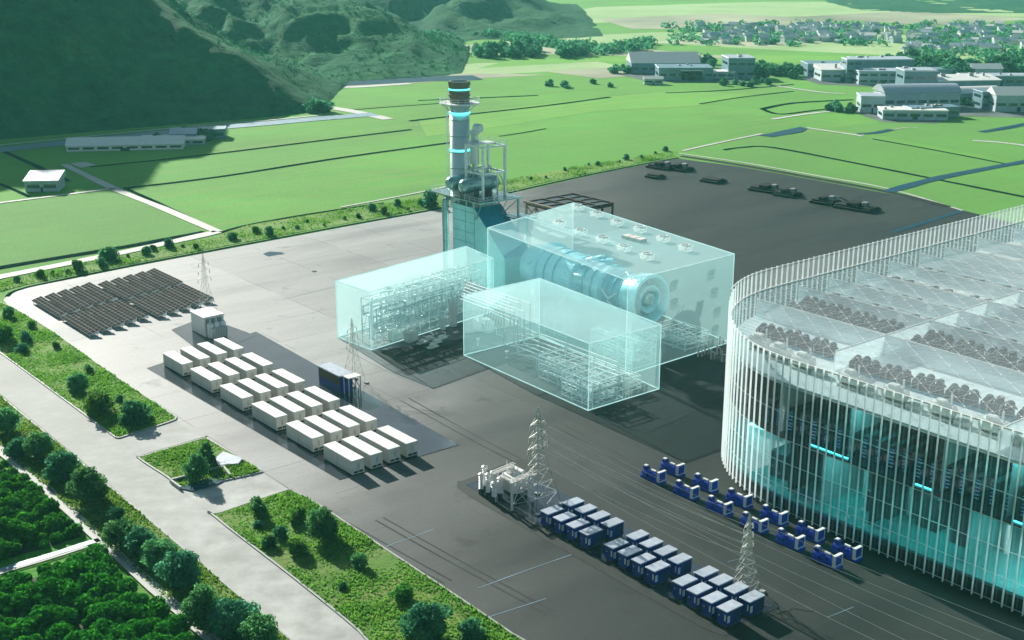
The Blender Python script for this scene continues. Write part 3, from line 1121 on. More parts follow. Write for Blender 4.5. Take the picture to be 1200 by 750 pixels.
# ------------------------------------------------------------------ solar tables
def make_table():
    r = thing('solar_table', 'x', 'solar panel', (0, 0, 0), AZ, 'tilted solar tables on the yard')
    L, Wd, th = 19.2, 2.9, math.radians(15)
    cy, sy_ = math.cos(th), math.sin(th)
    me = MB()
    me.box(0, L, 0, Wd, 0, .07)
    p = me.build('panel', M['solar'], r)
    p.location = (0, 0, .75)
    p.rotation_euler = (th, 0, 0)
    mb = MB()
    for y in (.15, Wd - .15):
        mb.box(.05, L - .05, y - .05, y + .05, -.14, -.01)
    for x in (.4, L / 3, L * 2 / 3, L - .4):
        mb.box(x - .05, x + .05, .1, Wd - .1, -.25, -.145)
    f_ = mb.build('frame', M['whsteel'], r)
    f_.location = (0, 0, .75)
    f_.rotation_euler = (th, 0, 0)
    for x in (.4, L / 3, L * 2 / 3, L - .4):
        for y in (.4, Wd - .4):
            MB().tube((x, y * cy, -.1), (x, y * cy, .62 + y * sy_), .08, 6).build('leg', M['whsteel'], r)
    mb = MB()
    mb.add([(L + .02, .2, .72), (L + .02, Wd * cy, .74 + Wd * sy_ - .05), (L + .02, Wd * cy, .5), (L + .07, .2, .72), (L + .07, Wd * cy, .74 + Wd * sy_ - .05), (L + .07, Wd * cy, .5)],
           [(0, 1, 2), (5, 4, 3), (0, 3, 4, 1), (1, 4, 5, 2), (2, 5, 3, 0)])
    mb.build('end_plate', M['whsteel'], r)
    return r


tb = make_table()
blocks = [((36.7, 352.7), (94, 336), 'in the block at the yard corner'), ((70.7, 372.7), (128.3, 355.3), 'in the block nearest the upper verge'),
          ((114, 334), (170.7, 319.3), 'in the block along the field edge'), ((149, 352.7), (204, 337.3), 'in the block nearest the white converter')]
k0 = True
for (p, q, lb) in blocks:
    A_, B_ = g(*p, .75), g(*q, .75)
    for i in range(5):
        P = A_.lerp(B_, i / 4)
        P.z = .1
        L_ = f'dark solar table, {ORD[i]} from the verge {lb}'
        if k0:
            tb.location = P
            tb['label'] = L_
            k0 = False
        else:
            dup(tb, P, AZ, L_)


# ------------------------------------------------------------------ pylons and lines
def make_pylon(label, loc, H, W, m, bar=.11, legs=True, arms=3):
    r = thing('lattice_pylon', label, 'pylon', loc, AZ + .1, 'lattice pylons')
    mb = MB()
    lev = [0, .14, .27, .39, .50, .60, .69, .78, .86, .93]
    waist = .56

    def half(t):
        return (W * .5) * (1 - t / waist) + W * .11 * (t / waist) if t < waist else W * .11 * (1 - (t - waist) / (1.02 - waist) * .8)
    rings = []
    for t in lev:
        h = half(t)
        rings.append([Vector((sx * h, sy * h, t * H)) for sx, sy in ((-1, -1), (1, -1), (1, 1), (-1, 1))])
    for a, b in zip(rings[:-1], rings[1:]):
        for i in range(4):
            j = (i + 1) % 4
            mb.tube(a[i], b[i], bar, 4, cap=False)
            mb.tube(a[i], b[j], bar * .6, 4, cap=False)
            mb.tube(a[j], b[i], bar * .6, 4, cap=False)
            mb.tube(b[i], b[j], bar * .6, 4, cap=False)
    for v in rings[-1]:
        mb.tube(v, (0, 0, H), bar, 4)
    mb.build('tower', m, r)
    ends = []
    for k, t in enumerate((.60, .72, .84)[:arms]):
        for s in (-1, 1):
            a = MB()
            Lx = W * (.42 - .05 * k)
            tip = Vector((0, s * Lx, t * H + .1))
            h = half(t)
            for sx in (-1, 1):
                a.tube((sx * h, s * h, t * H), tip, bar * .8, 4)
                a.tube((sx * h, s * h, t * H + H * .05), tip, bar * .8, 4)
                a.tube((sx * h, s * h, t * H + H * .05), (0, s * Lx * .55, t * H), bar * .5, 4)
            ao = a.build('cross_arm', m, r)
            ins = MB()
            ins.lathe([(.04, 0), (.12, .1), (.04, .2), (.12, .3), (.04, .4), (.12, .5), (.04, .6), (.12, .7), (.04, .85)], 8, Matrix.Translation((0, s * Lx, t * H - .85)))
            ins.build('insulator', m, ao)
            ends.append(Matrix.Translation(loc) @ Matrix.Rotation(AZ + .1, 4, 'Z') @ Vector((0, s * Lx, t * H - .85)))
    for v in rings[0]:
        f_ = MB()
        f_.box(v.x - .4, v.x + .4, v.y - .4, v.y + .4, -.05, .3)
        f_.build('footing', M['kerb'], r)
    return ends


p1 = g(630, 591, .18)
p2 = g(873, 694, .18)
E1 = make_pylon('tall pale lattice pylon beside the switchyard, in front of the blue kiosks', p1, 18.6, 6.2, M['lattice'], .095)
E2 = make_pylon('short pale lattice pylon beside the last blue kiosks', p2, 13.6, 3.8, M['lattice'], .065)
E3 = make_pylon('thin dull lattice pylon behind the white converter, near the solar tables', g(243, 373, .1), 18.0, 4.6, M['latticeg'], .03)
E4 = make_pylon('thin dull lattice pylon at the end of the blue cabin', g(415, 449, .1), 15.5, 4.0, M['latticeg'], .03)


def wire(a, b, sag, label, grp, rad=.028):
    mb = MB()
    n = 14
    P = []
    for i in range(n + 1):
        t = i / n
        p = a.lerp(b, t)
        P.append(p - Vector((0, 0, sag * 4 * t * (1 - t))))
    mb.path(P, rad, 4)
    tag(mb.build('power_line', M['wire']), label, 'cable', grp)


ft = g(1230, 800, 12)
for i, e in enumerate(E1):
    wire(e, E2[i], 1.0, f'thin wire, {ORD[i]} from the bottom between the two pale pylons', 'wires between the two pale pylons')
    q = AB(ft, 0, (i - 2.5) * 3.2, random.uniform(-1, 1))
    wire(e, q, 1.2, 'thin wire running from the tall pale pylon past the blue generators', 'wires from the tall pylon towards the hall', .022)
for i, e in enumerate(E4[:4]):
    wire(e, AB(g(500, 455, 4), 0, i * 1.2), .5, 'thin wire from the dull pylon towards the small glass building', 'wires from the dull pylon', .035)


# ------------------------------------------------------------------ switchyard
def sw_p(px, py):
    return g(px, py, .19)


P = sw_p(598, 581)
r = thing('transformer', 'white power transformer with upright bushings in the switchyard beside the tall pylon', 'transformer', P, AZ)
MB().bevbox(-2.2, 2.2, -.2, 2.6, 1.2, 3.9, .1).build('tank', M['whsteel'], r)
MB().box(-2.0, 2.0, 0, 2.4, 0, 1.198).build('base', M['dark'], r)
mb = MB()
for k in range(9):
    mb.box(-2.0 + k * .48, -1.8 + k * .48, -1.0, -.21, 1.3, 3.6)
mb.build('radiator', M['white'], r)
MB().lathe([(.5, -1.8), (.5, 1.8)], 12, Matrix.Translation((0, 1.6, 4.7)) @ Matrix.Rotation(math.pi / 2, 4, 'Y')).build('conservator', M['whsteel'], r)
for k in range(4):
    MB().lathe([(.12, 0), (.22, .2), (.12, .4), (.22, .6), (.12, .8), (.22, 1.0), (.12, 1.2), (.05, 2.4)], 8, Matrix.Translation((-1.6 + k * 1.05, .5, 3.9))).build('bushing', M['whsteel'], r)
sw = [(564, 579, 3.6), (572, 583, 4.2), (579, 588, 3.4), (568, 575, 4.4), (577, 578, 3.8), (586, 584, 3.6)]
for i, (x, y, h) in enumerate(sw):
    P = sw_p(x, y)
    lb = f'white insulator column, {ORD[i]} of the switchgear cluster at the pad end'
    r = thing('insulator_column', lb, 'insulator', P, AZ, 'insulator columns of the switchyard')
    MB().box(-.35, .35, -.35, .35, 0, 1.0).build('base', M['dark'], r)
    mb = MB()
    n_ = 7
    prof = []
    for k in range(n_):
        prof += [(.22, 1.0 + k * (h - 1) / n_), (.48, 1.0 + (k + .5) * (h - 1) / n_)]
    prof.append((.2, h))
    mb.lathe(prof, 10)
    mb.build('shed_stack', M['whsteel'], r)
    MB().lathe([(.001, h - .02), (.55, h + .1), (.6, h + .4), (.001, h + .75)], 10).build('cap', M['white'], r)
# gantry frames
for (pa, pb, h, lb) in (((580, 588), (601, 579), 5.6, 'white steel gantry over the insulator columns'), ((600, 598), (624, 588), 5.4, 'white steel gantry between transformer and tall pylon')):
    A_, B_ = sw_p(*pa), sw_p(*pb)
    r = thing('switchyard_gantry', lb, 'gantry', A_, math.atan2((B_ - A_).y, (B_ - A_).x))
    D = (B_ - A_).length
    for x in (0, D):
        MB().tube((x, 0, 0), (x, 0, h), .28, 8).build('post', M['white'], r)
    mb = MB()
    for s in (-.25, .25):
        mb.tube((-.4, s, h), (D + .4, s, h), .11, 4)
        mb.tube((-.4, s, h + .5), (D + .4, s, h + .5), .08, 4)
    for k in range(int(D)):
        mb.tube((k, -.25, h), (k + .7, .25, h + .5), .05, 4)
    mb.build('beam', M['white'], r)
    for k in range(3):
        MB().lathe([(.05, 0), (.16, .15), (.05, .3), (.16, .45), (.05, .6), (.16, .75), (.05, .9)], 6, Matrix.Translation((D * (k + .6) / 3.4, 0, h - 1.0))).build('insulator', M['whsteel'], r)


# ------------------------------------------------------------------ blue kiosks
def make_kiosk():
    r = thing('transformer_kiosk', 'x', 'kiosk', (0, 0, 0), AZ, 'blue transformer kiosks on the dark pad')
    A_, B_, H_ = 1.95, 3.35, 2.7
    MB().bevbox(0, A_, 0, B_, .35, H_, .05).build('body', M['navy'], r)
    MB().bevbox(-.12, A_ + .12, -.12, B_ + .12, H_ + .003, H_ + .17, .05).build('roof', M['roofgrey'], r)
    MB().box(.15, A_ - .15, .15, B_ - .15, 0, .348).build('plinth', M['brown'], r)
    MB().box(A_ + .003, A_ + .07, .12, .62, .9, 2.0).build('control_panel', M['white'], r)
    MB().box(A_ + .003, A_ + .05, .70, 1.45, .55, 2.5).build('door', M['navy'], r)
    mb = MB()
    for k in range(9):
        mb.box(A_ + .003, A_ + .04, 1.6, 3.2, .6 + k * .21, .70 + k * .21)
    mb.build('louvre', M['dark'], r)
    MB().box(1.5, 1.75, -.06, -.003, 1.2, 2.2).build('meter_box', M['white'], r)
    MB().box(.35, .55, -.04, -.003, 1.6, 1.8).build('badge', M['roofgrey'], r)
    return r


ki = make_kiosk()
zk = 2.87 + .19
GR = [((633.9, 597.9), (679.4, 622), (659.3, 588.5), (705, 612.5), 'first'), ((708.9, 637.3), (757, 664), (734.2, 627.2), (783.6, 655), 'second'), ((788.7, 680.4), (840.6, 710.8), (814, 670.2), (867.3, 699.4), 'third')]
k0 = True
for gi, (p, q, s_, t_, gn) in enumerate(GR):
    c4 = [g(*p, zk), g(*q, zk), g(*s_, zk), g(*t_, zk)]
    for j in range(2):
        for i in range(4):
            P = bil(*c4, i / 3, j)
            P = Vector((P.x, P.y, .19))
            lb = f'blue kiosk, {ORD[i]} along the {"line away from" if j == 0 else "line nearer"} the generators, {gn} cluster from the tall pylon'
            if k0:
                ki.location = P
                ki['label'] = lb
                k0 = False
            else:
                dup(ki, P, AZ, lb)


# ------------------------------------------------------------------ blue generators
def make_genset():
    r = thing('generator_set', 'x', 'generator', (0, 0, 0), AZ, 'blue generator sets beside the glass hall')
    b = M['blue']
    mb = MB()
    mb.box(-3.3, 3.3, -.95, -.7, .15, .6).box(-3.3, 3.3, .7, .95, .15, .6).box(-3.3, -3.05, -.7, .7, .15, .6).box(3.05, 3.3, -.7, .7, .15, .6).box(-1.0, -.75, -.7, .7, .15, .6)
    mb.build('skid', b, r)
    mb = MB()
    mb.lathe([(.55, -3.2), (.8, -3.1), (.8, -1.7), (.5, -1.5), (.45, -1.2)], 14, Matrix.Translation((0, 0, 1.25)) @ Matrix.Rotation(math.pi / 2, 4, 'Y'))
    mb.build('alternator', b, r)
    MB().bevbox(-3.0, -1.7, -.55, .55, 2.0, 2.75, .1).build('terminal_box', M['navy'], r)
    MB().bevbox(-2.9, -2.0, -.4, .4, 2.754, 2.9, .05).build('lid', M['white'], r)
    MB().bevbox(-1.15, 1.6, -.55, .55, .62, 1.7, .12).build('engine_block', b, r)
    for s in (-1, 1):
        mb = MB()
        for k in range(4):
            mb.bevbox(-1.0 + k * .62, -.5 + k * .62, s * .42 - .22, s * .42 + .22, 1.704, 2.0, .06)
        mb.build('cylinder_head', M['blue'], r)
    MB().lathe([(.27, -.7), (.27, .7)], 12, Matrix.Translation((.1, 0, 2.25)) @ Matrix.Rotation(math.pi / 2, 4, 'Y')).build('air_filter', M['white'], r)
    MB().path([(.9, 0, 2.2), (1.5, 0, 2.3), (1.7, 0, 1.9)], .14, 8).build('exhaust_pipe', M['grey'], r)
    # radiator at the end: white surround with blue core
    mb = MB()
    mb.box(2.2, 2.9, -1.15, -.95, .61, 2.9).box(2.2, 2.9, .95, 1.15, .61, 2.9).box(2.2, 2.9, -.95, .95, 2.7, 2.9).box(2.2, 2.9, -.95, .95, .61, .8)
    f_ = mb.build('radiator_frame', M['white'], r)
    mb = MB()
    mb.box(2.35, 2.8, -.948, .948, .802, 2.698)
    mb.build('radiator_core', M['blue'], r)
    mb = MB()
    mb.lathe([(.75, 0), (.8, .15), (.75, .15), (.7, 0)], 16, Matrix.Translation((2.15, 0, 1.7)) @ Matrix.Rotation(math.pi / 2, 4, 'Y'), True)
    for k in range(6):
        a_ = k * math.pi / 3
        mb.tube((2.2, .12 * math.cos(a_), 1.7 + .12 * math.sin(a_)), (2.2, .68 * math.cos(a_), 1.7 + .68 * math.sin(a_)), .07, 4)
    mb.build('fan', M['dark'], r)
    MB().bevbox(1.7, 2.1, -.5, .5, .62, 1.3, .08).build('coupling_guard', M['blue'], r)
    for s in (-1, 1):
        MB().bevbox(-2.7, -1.6, s * .97 - .02, s * .97 + .02 + (.3 if s > 0 else 0), .65, 1.15, .01).build('side_box', b, r)
    for y in (-.82, .82):
        MB().bevbox(-3.2, 3.2, y - .15, y + .15, 0, .148, .03).build('runner', M['black'], r)
    return r


ge = make_genset()
fr = [(110, 170), (275, 250), (440, 330), (615, 415), (795, 500), (980, 590)]
bk = [(205, 135), (370, 215), (540, 292), (715, 378), (895, 462), (1080, 552)]
k0 = True
for L, rowl in ((fr, 'row nearer the blue kiosks'), (bk, 'row nearer the glass hall')):
    for i, (x, y) in enumerate(L):
        P = g(740 + x / 4.286, 520 + y / 4.286 + 3, .09)
        lb = f'blue generator set, {ORD[i]} from the top end of the {rowl}'
        if k0:
            ge.location = P
            ge['label'] = lb
            k0 = False
        else:
            dup(ge, P, AZ, lb, scale=(.80, .86, .86))
ge.scale = (.80, .86, .86)


# ------------------------------------------------------------------ glass power plant buildings
R0 = g(855, 402)


def quadbox(name, label, quad, h, roofcut=None, edge=.2):
    """translucent block: four wall sheets, a roof sheet and bright edges"""
    c0 = sum(quad, Vector()) / 4
    root = thing(name, label, 'glass building', (c0.x, c0.y, .1))
    Q = [Vector((q.x - c0.x, q.y - c0.y, 0)) for q in quad]
    T = .14
    for i in range(4):
        a, b = Q[i], Q[(i + 1) % 4]
        d = (b - a).normalized()
        nn = Vector((d.y, -d.x, 0)) * T
        mb = MB()
        A_, B_ = a + d * edge, b - d * edge
        mb.add([A_, B_, B_ + Vector((0, 0, h - edge)), A_ + Vector((0, 0, h - edge))], [(0, 1, 2, 3)])
        mb.build('wall_panel', M['glassbox'], root)
    mb = MB()
    mb.add([q * .999 + Vector((0, 0, h)) for q in Q], [(0, 1, 2, 3)])
    mb.build('roof_panel', M['glasstop'], root)
    mb = MB()
    for i in range(4):
        a, b = Q[i], Q[(i + 1) % 4]
        mb.tube(a, a + Vector((0, 0, h)), edge * .7, 4)
        mb.tube(a + Vector((0, 0, h)), b + Vector((0, 0, h)), edge * .7, 4)
        mb.tube(a + Vector((0, 0, .1)), b + Vector((0, 0, .1)), edge * .6, 4)
    mb.build('edge_frame', M['edge'], root)
    return root


F1 = g(435, 411)
L1 = g(396, 396)
h1 = 14.8
RT = g(578, 303, h1)
BK = g(546, 289, h1)
quadbox('glass_pipe_building', 'long low translucent teal glass building holding pipe racks, below the chimney', [L1, F1, Vector((RT.x, RT.y, 0)), Vector((BK.x, BK.y, 0))], h1)
TQ = [AB(R0, -60, -29.5), AB(R0, 1.2, -37.2), AB(R0, 0, 0), AB(R0, -69.5, 9.5)]
hT = 22.8
tall = quadbox('glass_turbine_building', 'tallest translucent teal glass building, around the big blue turbine', TQ, hT)
LQ = [AB(R0, -34, -57.3), AB(R0, 12.2, -58.9), AB(R0, 12.4, -37.6), AB(R0, -34, -33.4)]
hL = 15.2
low = quadbox('glass_equipment_building', 'low translucent teal glass building in front of the turbine building', LQ, hL)

# roof units on the tall building (positions read on its roof plane)
units = [(654, 262), (677, 278), (694, 285), (705, 253), (721, 262), (655, 243), (734, 276), (725, 292), (752, 303), (761, 287), (779, 291), (805, 293), (748, 270)]
units = [(655, 265), (680, 275), (706, 284), (731, 294), (758, 304), (677, 246), (699, 254), (723, 264), (750, 272), (777, 283), (803, 294)]
for i, (x, y) in enumerate(units):
    P = g(x, y, hT + .1)
    u = thing('roof_unit', f'white roof fan unit, {ORD[i % 5 if i < 5 else i - 5]} from the chimney in the {"outer" if i < 5 else "rear"} line', 'roof vent', (P.x, P.y, hT + .12), AZ, 'white fan units on the glass roof')
    MB().add([(-1.1, -1.1, 0), (1.1, -1.1, 0), (1.1, 1.1, 0), (-1.1, 1.1, 0), (-1.35, -1.35, 1.35), (1.35, -1.35, 1.35), (1.35, 1.35, 1.35), (-1.35, 1.35, 1.35)],
             [(0, 1, 5, 4), (1, 2, 6, 5), (2, 3, 7, 6), (3, 0, 4, 7), (3, 2, 1, 0), (4, 5, 6, 7)]).build('housing', M['unit'], u)
    MB().lathe([(1.1, 0), (1.15, .25), (.95, .25), (.9, 0)], 14, Matrix.Translation((0, 0, 1.352)), True).build('fan_ring', M['white'], u)
# flat ducts on the roof, a long light rail
mb = MB()
for da in (0, 1.6):
    mb.tube(AB(R0, -63 + da, -14, hT + .35), AB(R0, -20, -17 + da, hT + .35), .16, 4)
tag(mb.build('roof_rail', M['edge']), 'pair of pale rails running along the glass roof between the fan units', 'rail')
mb = MB()
q = AB(R0, -26, -9, hT + .12)
for k in range(3):
    mb.box(k * 2.4 - 3, k * 2.4 - 1, -1.2, 1.2, 0, .9)
o = mb.build('roof_skylight', M['cream'])
o.location = q
o.rotation_euler.z = AZ
tag(o, 'low white skylight boxes at the middle of the rear glass roof', 'skylight')

# ------- turbine
T0 = AB(R0, -57.5, -16, 11.5)
rt = thing('gas_turbine', 'giant blue steel gas turbine with open intake ring inside the tall glass building', 'turbine', T0, AZ)
MX = Matrix.Rotation(math.pi / 2, 4, 'Y')


def tl(prof, name, m, n=40, parent=rt, closed=False):
    return MB().lathe([(r_, x) for x, r_ in prof], n, MX, closed).build(name, m, parent, smooth=False)


tl([(0, 3.6), (1, 5.4), (6.5, 7.0), (8, 7.4), (8.6, 7.4), (9, 6.9)], 'exhaust_diffuser', M['turb'])
tl([(9.01, 6.6), (21, 6.2), (21.4, 6.6), (22.2, 6.6), (22.5, 6.0)], 'turbine_casing', M['turb'])
tl([(22.51, 5.8), (31, 5.5), (31.3, 6.0), (32.2, 6.0), (32.5, 5.2)], 'compressor_casing', M['turb'])
tl([(32.51, 4.9), (38, 4.6), (38.3, 5.1), (39, 5.1)], 'inlet_casing', M['turbdk'])
for x, r_ in ((12, 6.55), (15.5, 6.45), (26, 5.8), (29, 5.75), (34, 5.0), (36, 4.95)):
    tl([(x, r_ - .3), (x, r_ + .15), (x + .4, r_ + .15), (x + .4, r_ - .3)], 'flange_ring', M['turbdk'], 40)
for k in range(14):
    a_ = 2 * math.pi * k / 14
    mb = MB()
    mb.tube((23.5, 6.1 * math.cos(a_), 6.1 * math.sin(a_)), (26.0, 7.0 * math.cos(a_), 7.0 * math.sin(a_)), .55, 8)
    mb.tube((26.0, 7.0 * math.cos(a_), 7.0 * math.sin(a_)), (27.2, 7.0 * math.cos(a_), 7.0 * math.sin(a_)), .62, 8)
    mb.build('combustor_can', M['turbdk'] if k % 2 else M['turb'], rt)
# intake: outer ring, struts, inner rings
tl([(39.01, 5.0), (41, 5.6), (44, 6.3), (45.5, 6.4), (45.5, 5.6), (43, 4.9), (39.02, 4.2)], 'intake_ring', M['turb'], 44)
ir = tl([(39.5, 2.6), (44.5, 3.5), (45.2, 3.5), (45.2, 3.1), (44, 2.2), (42.5, 2.0)], 'inner_ring', M['turb'], 36)
tl([(42.4, 2.2), (42.4, .01)], 'hub_plate', M['turbdk'], 30)
tl([(42.5, 1.6), (45.0, 1.5), (45.3, 1.1), (45.3, .8), (44.6, .7)], 'hub', M['pipe'], 24)
for k in range(10):
    a_ = 2 * math.pi * k / 10
    ca, sa = math.cos(a_), math.sin(a_)
    MB().tube((43.2, 3.1 * ca, 3.1 * sa), (43.2, 5.2 * ca, 5.2 * sa), .22, 6).build('strut', M['turbdk'], rt)
rng = random.Random(5)
for k in range(12):
    a_ = rng.uniform(0, 6.28)
    x0 = rng.uniform(32, 38)
    rr = 5.6
    mb = MB()
    mb.path([(x0, rr * math.cos(a_), rr * math.sin(a_)), (x0 + 3, (rr + .5) * math.cos(a_ + .3), (rr + .5) * math.sin(a_ + .3)), (x0 + 6, (rr + 1) * math.cos(a_), (rr + 1) * math.sin(a_))], .2, 6)
    mb.build('fuel_pipe', M['pipe'], rt)
for x in (6, 18, 30, 39):
    mb = MB()
    mb.prism([(-.5 + x, -4.2), (.5 + x, -4.2), (.5 + x, 4.2), (-.5 + x, 4.2)], -11.4, -4.0)
    mb.build('support_leg', M['tealstl'], rt)


# ------- process piping
def pipework(root, A_, B_, Z_, n, seed, rad=(.08, .22), frame=True, nm='pipe_run', mats=('pipe', 'pipeg'), bays=None):
    rng = random.Random(seed)
    if frame:
        mb = MB()
        nb_ = bays or max(2, int((A_[1] - A_[0]) / 4))
        for i in range(nb_ + 1):
            x = A_[0] + (A_[1] - A_[0]) * i / nb_
            for y in B_:
                mb.tube((x, y, 0), (x, y, Z_[1]), .13, 4)
            for z in np.linspace(Z_[0], Z_[1], 4):
                mb.tube((x, B_[0], z), (x, B_[1], z), .1, 4)
            if i < nb_:
                x2 = A_[0] + (A_[1] - A_[0]) * (i + 1) / nb_
                for y in B_:
                    for z in np.linspace(Z_[0], Z_[1], 4):
                        mb.tube((x, y, z), (x2, y, z), .1, 4)
                    if rng.random() < .6:
                        mb.tube((x, y, Z_[0]), (x2, y, Z_[1]), .07, 4)
        mb.build('rack_frame', M['pipe'], root)
    for k in range(n):
        mb = MB()
        p = [rng.uniform(*A_), rng.uniform(*B_), rng.uniform(*Z_)]
        P_ = [tuple(p)]
        for s in range(rng.randint(3, 6)):
            ax = rng.choice((0, 0, 0, 1, 2, 2))
            lim = (A_, B_, Z_)[ax]
            p[ax] = rng.uniform(*lim) if ax != 0 else max(lim[0], min(lim[1], p[0] + rng.choice((-1, 1)) * rng.uniform(2, 12)))
            P_.append(tuple(p))
        r_ = rng.uniform(*rad)
        mb.path(P_, r_, 6)
        for q_ in P_[1:-1]:
            mb.lathe([(.001, -r_ * 1.4), (r_ * 1.3, -r_ * .7), (r_ * 1.3, r_ * .7), (.001, r_ * 1.4)], 6, Matrix.Translation(q_))
        o_ = mb.build(nm, M[mats[k % len(mats)]], root)
    return root


# long rack in the low building: axis along B
O1 = AB(F1, 0, 0)
d1 = (Vector((RT.x, RT.y, 0)) - F1)
z1 = math.atan2(d1.y, d1.x)
r = thing('pipe_rack', 'long pale steel pipe rack with many pipes inside the small glass building', 'pipe rack', (O1.x, O1.y, .12), z1)
pipework(r, (3, 42), (2.5, 6.5), (1.5, 11.5), 60, 3, (.1, .3), True, 'pipe_run', ('pipe', 'pipeg', 'pipeg'), 12)
r = thing('pipe_rack', 'second pipe rack, low and dense, behind the long rack in the small glass building', 'pipe rack', (O1.x, O1.y, .12), z1)
pipework(r, (16, 43), (8, 12), (1, 11), 44, 8, (.1, .28), True, 'pipe_run', ('pipeg', 'pipe'), 8)
P = g(531, 382, .12)
r = thing('pressure_vessel', 'tall white upright vessel inside the small glass building', 'vessel', P, AZ)
MB().lathe([(1.0, 0), (1.05, .3), (1.05, 6.6), (.85, 7.2), (.4, 7.5), (.001, 7.6)], 18).build('shell', M['white'], r)
MB().path([(0, 0, 7.5), (0, 0, 8.6), (1.6, .5, 8.6), (1.6, .5, 4)], .14).build('pipe', M['pipe'], r)
P = g(519, 386, .12)
r = thing('pressure_vessel', 'short upright vessel beside the tall white vessel', 'vessel', P, AZ)
MB().lathe([(.7, 0), (.75, .3), (.75, 3.0), (.5, 3.5), (.001, 3.6)], 16).build('shell', M['white'], r)
MB().path([(0, 0, 3.5), (0, 0, 4.3), (1.2, .3, 4.3)], .1).build('pipe', M['pipe'], r)
for (x, y, lb) in ((482, 400, 'pale cabinet at the foot of the long pipe rack'), (463, 398, 'pale skid near the open end of the small glass building')):
    r = thing('equipment_skid', lb, 'equipment', g(x, y, .12), z1)
    MB().bevbox(-1.6, 1.6, -1, 1, .2, 2.6, .1).build('cabinet', M['cream'], r)
    MB().box(-1.9, 1.9, -1.3, 1.3, 0, .198).build('base', M['grey'], r)
# pale skids outside in the shade of the small glass building
for i, (x, y) in enumerate(((503, 398), (511, 402), (518, 397), (495, 402), (507, 407))):
    r = thing('pump_skid', f'pale pump skid, {ORD[i]} of the cluster in the shade beside the small glass building', 'pump', g(x, y, .13), z1, 'pump skids beside the small glass building')
    MB().box(-1.6, 1.6, -.6, .6, 0, .3).build('base', M['cream'], r)
    MB().lathe([(.35, -1.0), (.35, .4), (.2, .5), (.2, .9)], 10, Matrix.Translation((0, 0, .75)) @ MX).build('motor', M['cream'], r)
    MB().path([(.9, 0, .7), (1.3, 0, .7), (1.3, 0, 1.3), (1.3, .8, 1.3)], .12).build('pipe', M['white'], r)

# pipe bundle stepping from the rack over into the low equipment building
r = thing('pipe_bundle', 'bundle of long pale pipes stepping down from the pipe rack across the equipment building', 'pipes', (R0.x, R0.y, .12), AZ)
for k in range(7):
    mb = MB()
    b0 = -44 - k * 1.05
    a0 = -50 + k * .9
    ad = -25 + k * .5 - (k % 3) * 3.0
    zt_ = 12.6 - k * .35
    zb = 5.2 - k * .55
    b2 = b0 + 1.5
    mb.path([(a0, b0, zt_), (ad, b0, zt_), (ad, b0, zb), (ad + 2.2 + k * .2, b2, zb), (4 + k * .9, b2, zb), (4 + k * .9, b2, 1.0 + (k % 3))], .17, 8)
    mb.build('pipe', M['white'] if k % 2 == 0 else M['pipe'], r)
mb = MB()
for x in (-22, -12, -2, 6):
    for b_ in (-53, -44):
        mb.tube((x, b_, 0), (x, b_, 5.2), .14, 4)
    mb.tube((x, -53, 2.4), (x, -44, 2.4), .12, 4).tube((x, -53, 5.0), (x, -44, 5.0), .12, 4)
mb.build('support_frame', M['pipeg'], r)
# white tank in the low building
P = g(567, 388, .12)
r = thing('storage_tank', 'cream box-like tank with rounded top inside the equipment building', 'tank', P, AZ)
MB().bevbox(-3.2, 3.2, -1.7, 1.7, .5, 3.6, .8).build('shell', M['cream'], r)
MB().box(-2.8, 2.8, -1.2, 1.2, 0, .498).build('base', M['grey'], r)
MB().path([(3.2, 0, 2), (5.2, 0, 2), (5.2, 0, .5), (8, 0, .5)], .15).build('pipe', M['pipe'], r)
for i, (a, b, da, db, h, n, sd, lb) in enumerate(((2, -53, 10, 9, 6, 44, 21, 'dense tangle of pale pipes and valves nearest the corner of the equipment building'),
                                                  (-10, -50, 10, 8, 5.5, 37, 22, 'pale pipe and valve skid at the middle of the equipment building'),
                                                  (-14, -30, 14, 8, 7, 44, 23, 'pipe skid on the floor below the turbine'),
                                                  (-4, -43, 14, 4, 3.4, 34, 24, 'low pipe skid beside the small white cabinet in the equipment building'),
                                                  (-40, -27, 12, 6, 6, 27, 25, 'pale pipe skid under the wide end of the turbine'),
                                                  (-14, -10, 12, 8, 4, 23, 26, 'pale pipe loops on the floor beyond the turbine intake'))):
    P = AB(R0, a, b, .12)
    r = thing('pipe_skid', lb, 'pipework', P, AZ)
    pipework(r, (0, da), (-db / 2, db / 2), (.5, h), n, sd, (.07, .2), True, 'pipe_run', ('pipe', 'white', 'pipeg'), 3)
    for k in range(3):
        MB().lathe([(.5, 0), (.55, .1), (.55, 1.4), (.001, 1.8)], 10, Matrix.Translation((1 + k * da / 3.3, 0, .1))).build('pump', M['pipe'], r)
P = AB(R0, 6.5, -44, .12)
r = thing('control_cabinet', 'small white cabinet standing on the floor of the equipment building', 'cabinet', P, AZ)
MB().bevbox(0, 1.2, 0, 2.4, .1, 2.2, .06).build('body', M['white'], r)
MB().box(1.203, 1.25, .2, 1.1, .3, 2.0).build('door', M['cream'], r)
for i, (x, y) in enumerate(((560, 405), (594, 420))):
    r = thing('valve_stand', ['small white valve stand near the cream tank', 'small white valve stand out on the open floor of the equipment building'][i], 'valve', g(x, y, .12), AZ)
    MB().lathe([(.3, 0), (.3, .2), (.12, .3), (.12, 1.1), (.35, 1.2), (.35, 1.5), (.001, 1.6)], 10).build('body', M['white'], r)
    MB().lathe([(.5, 1.75), (.5, 1.85)], 12).build('hand_wheel', M['white'], r)
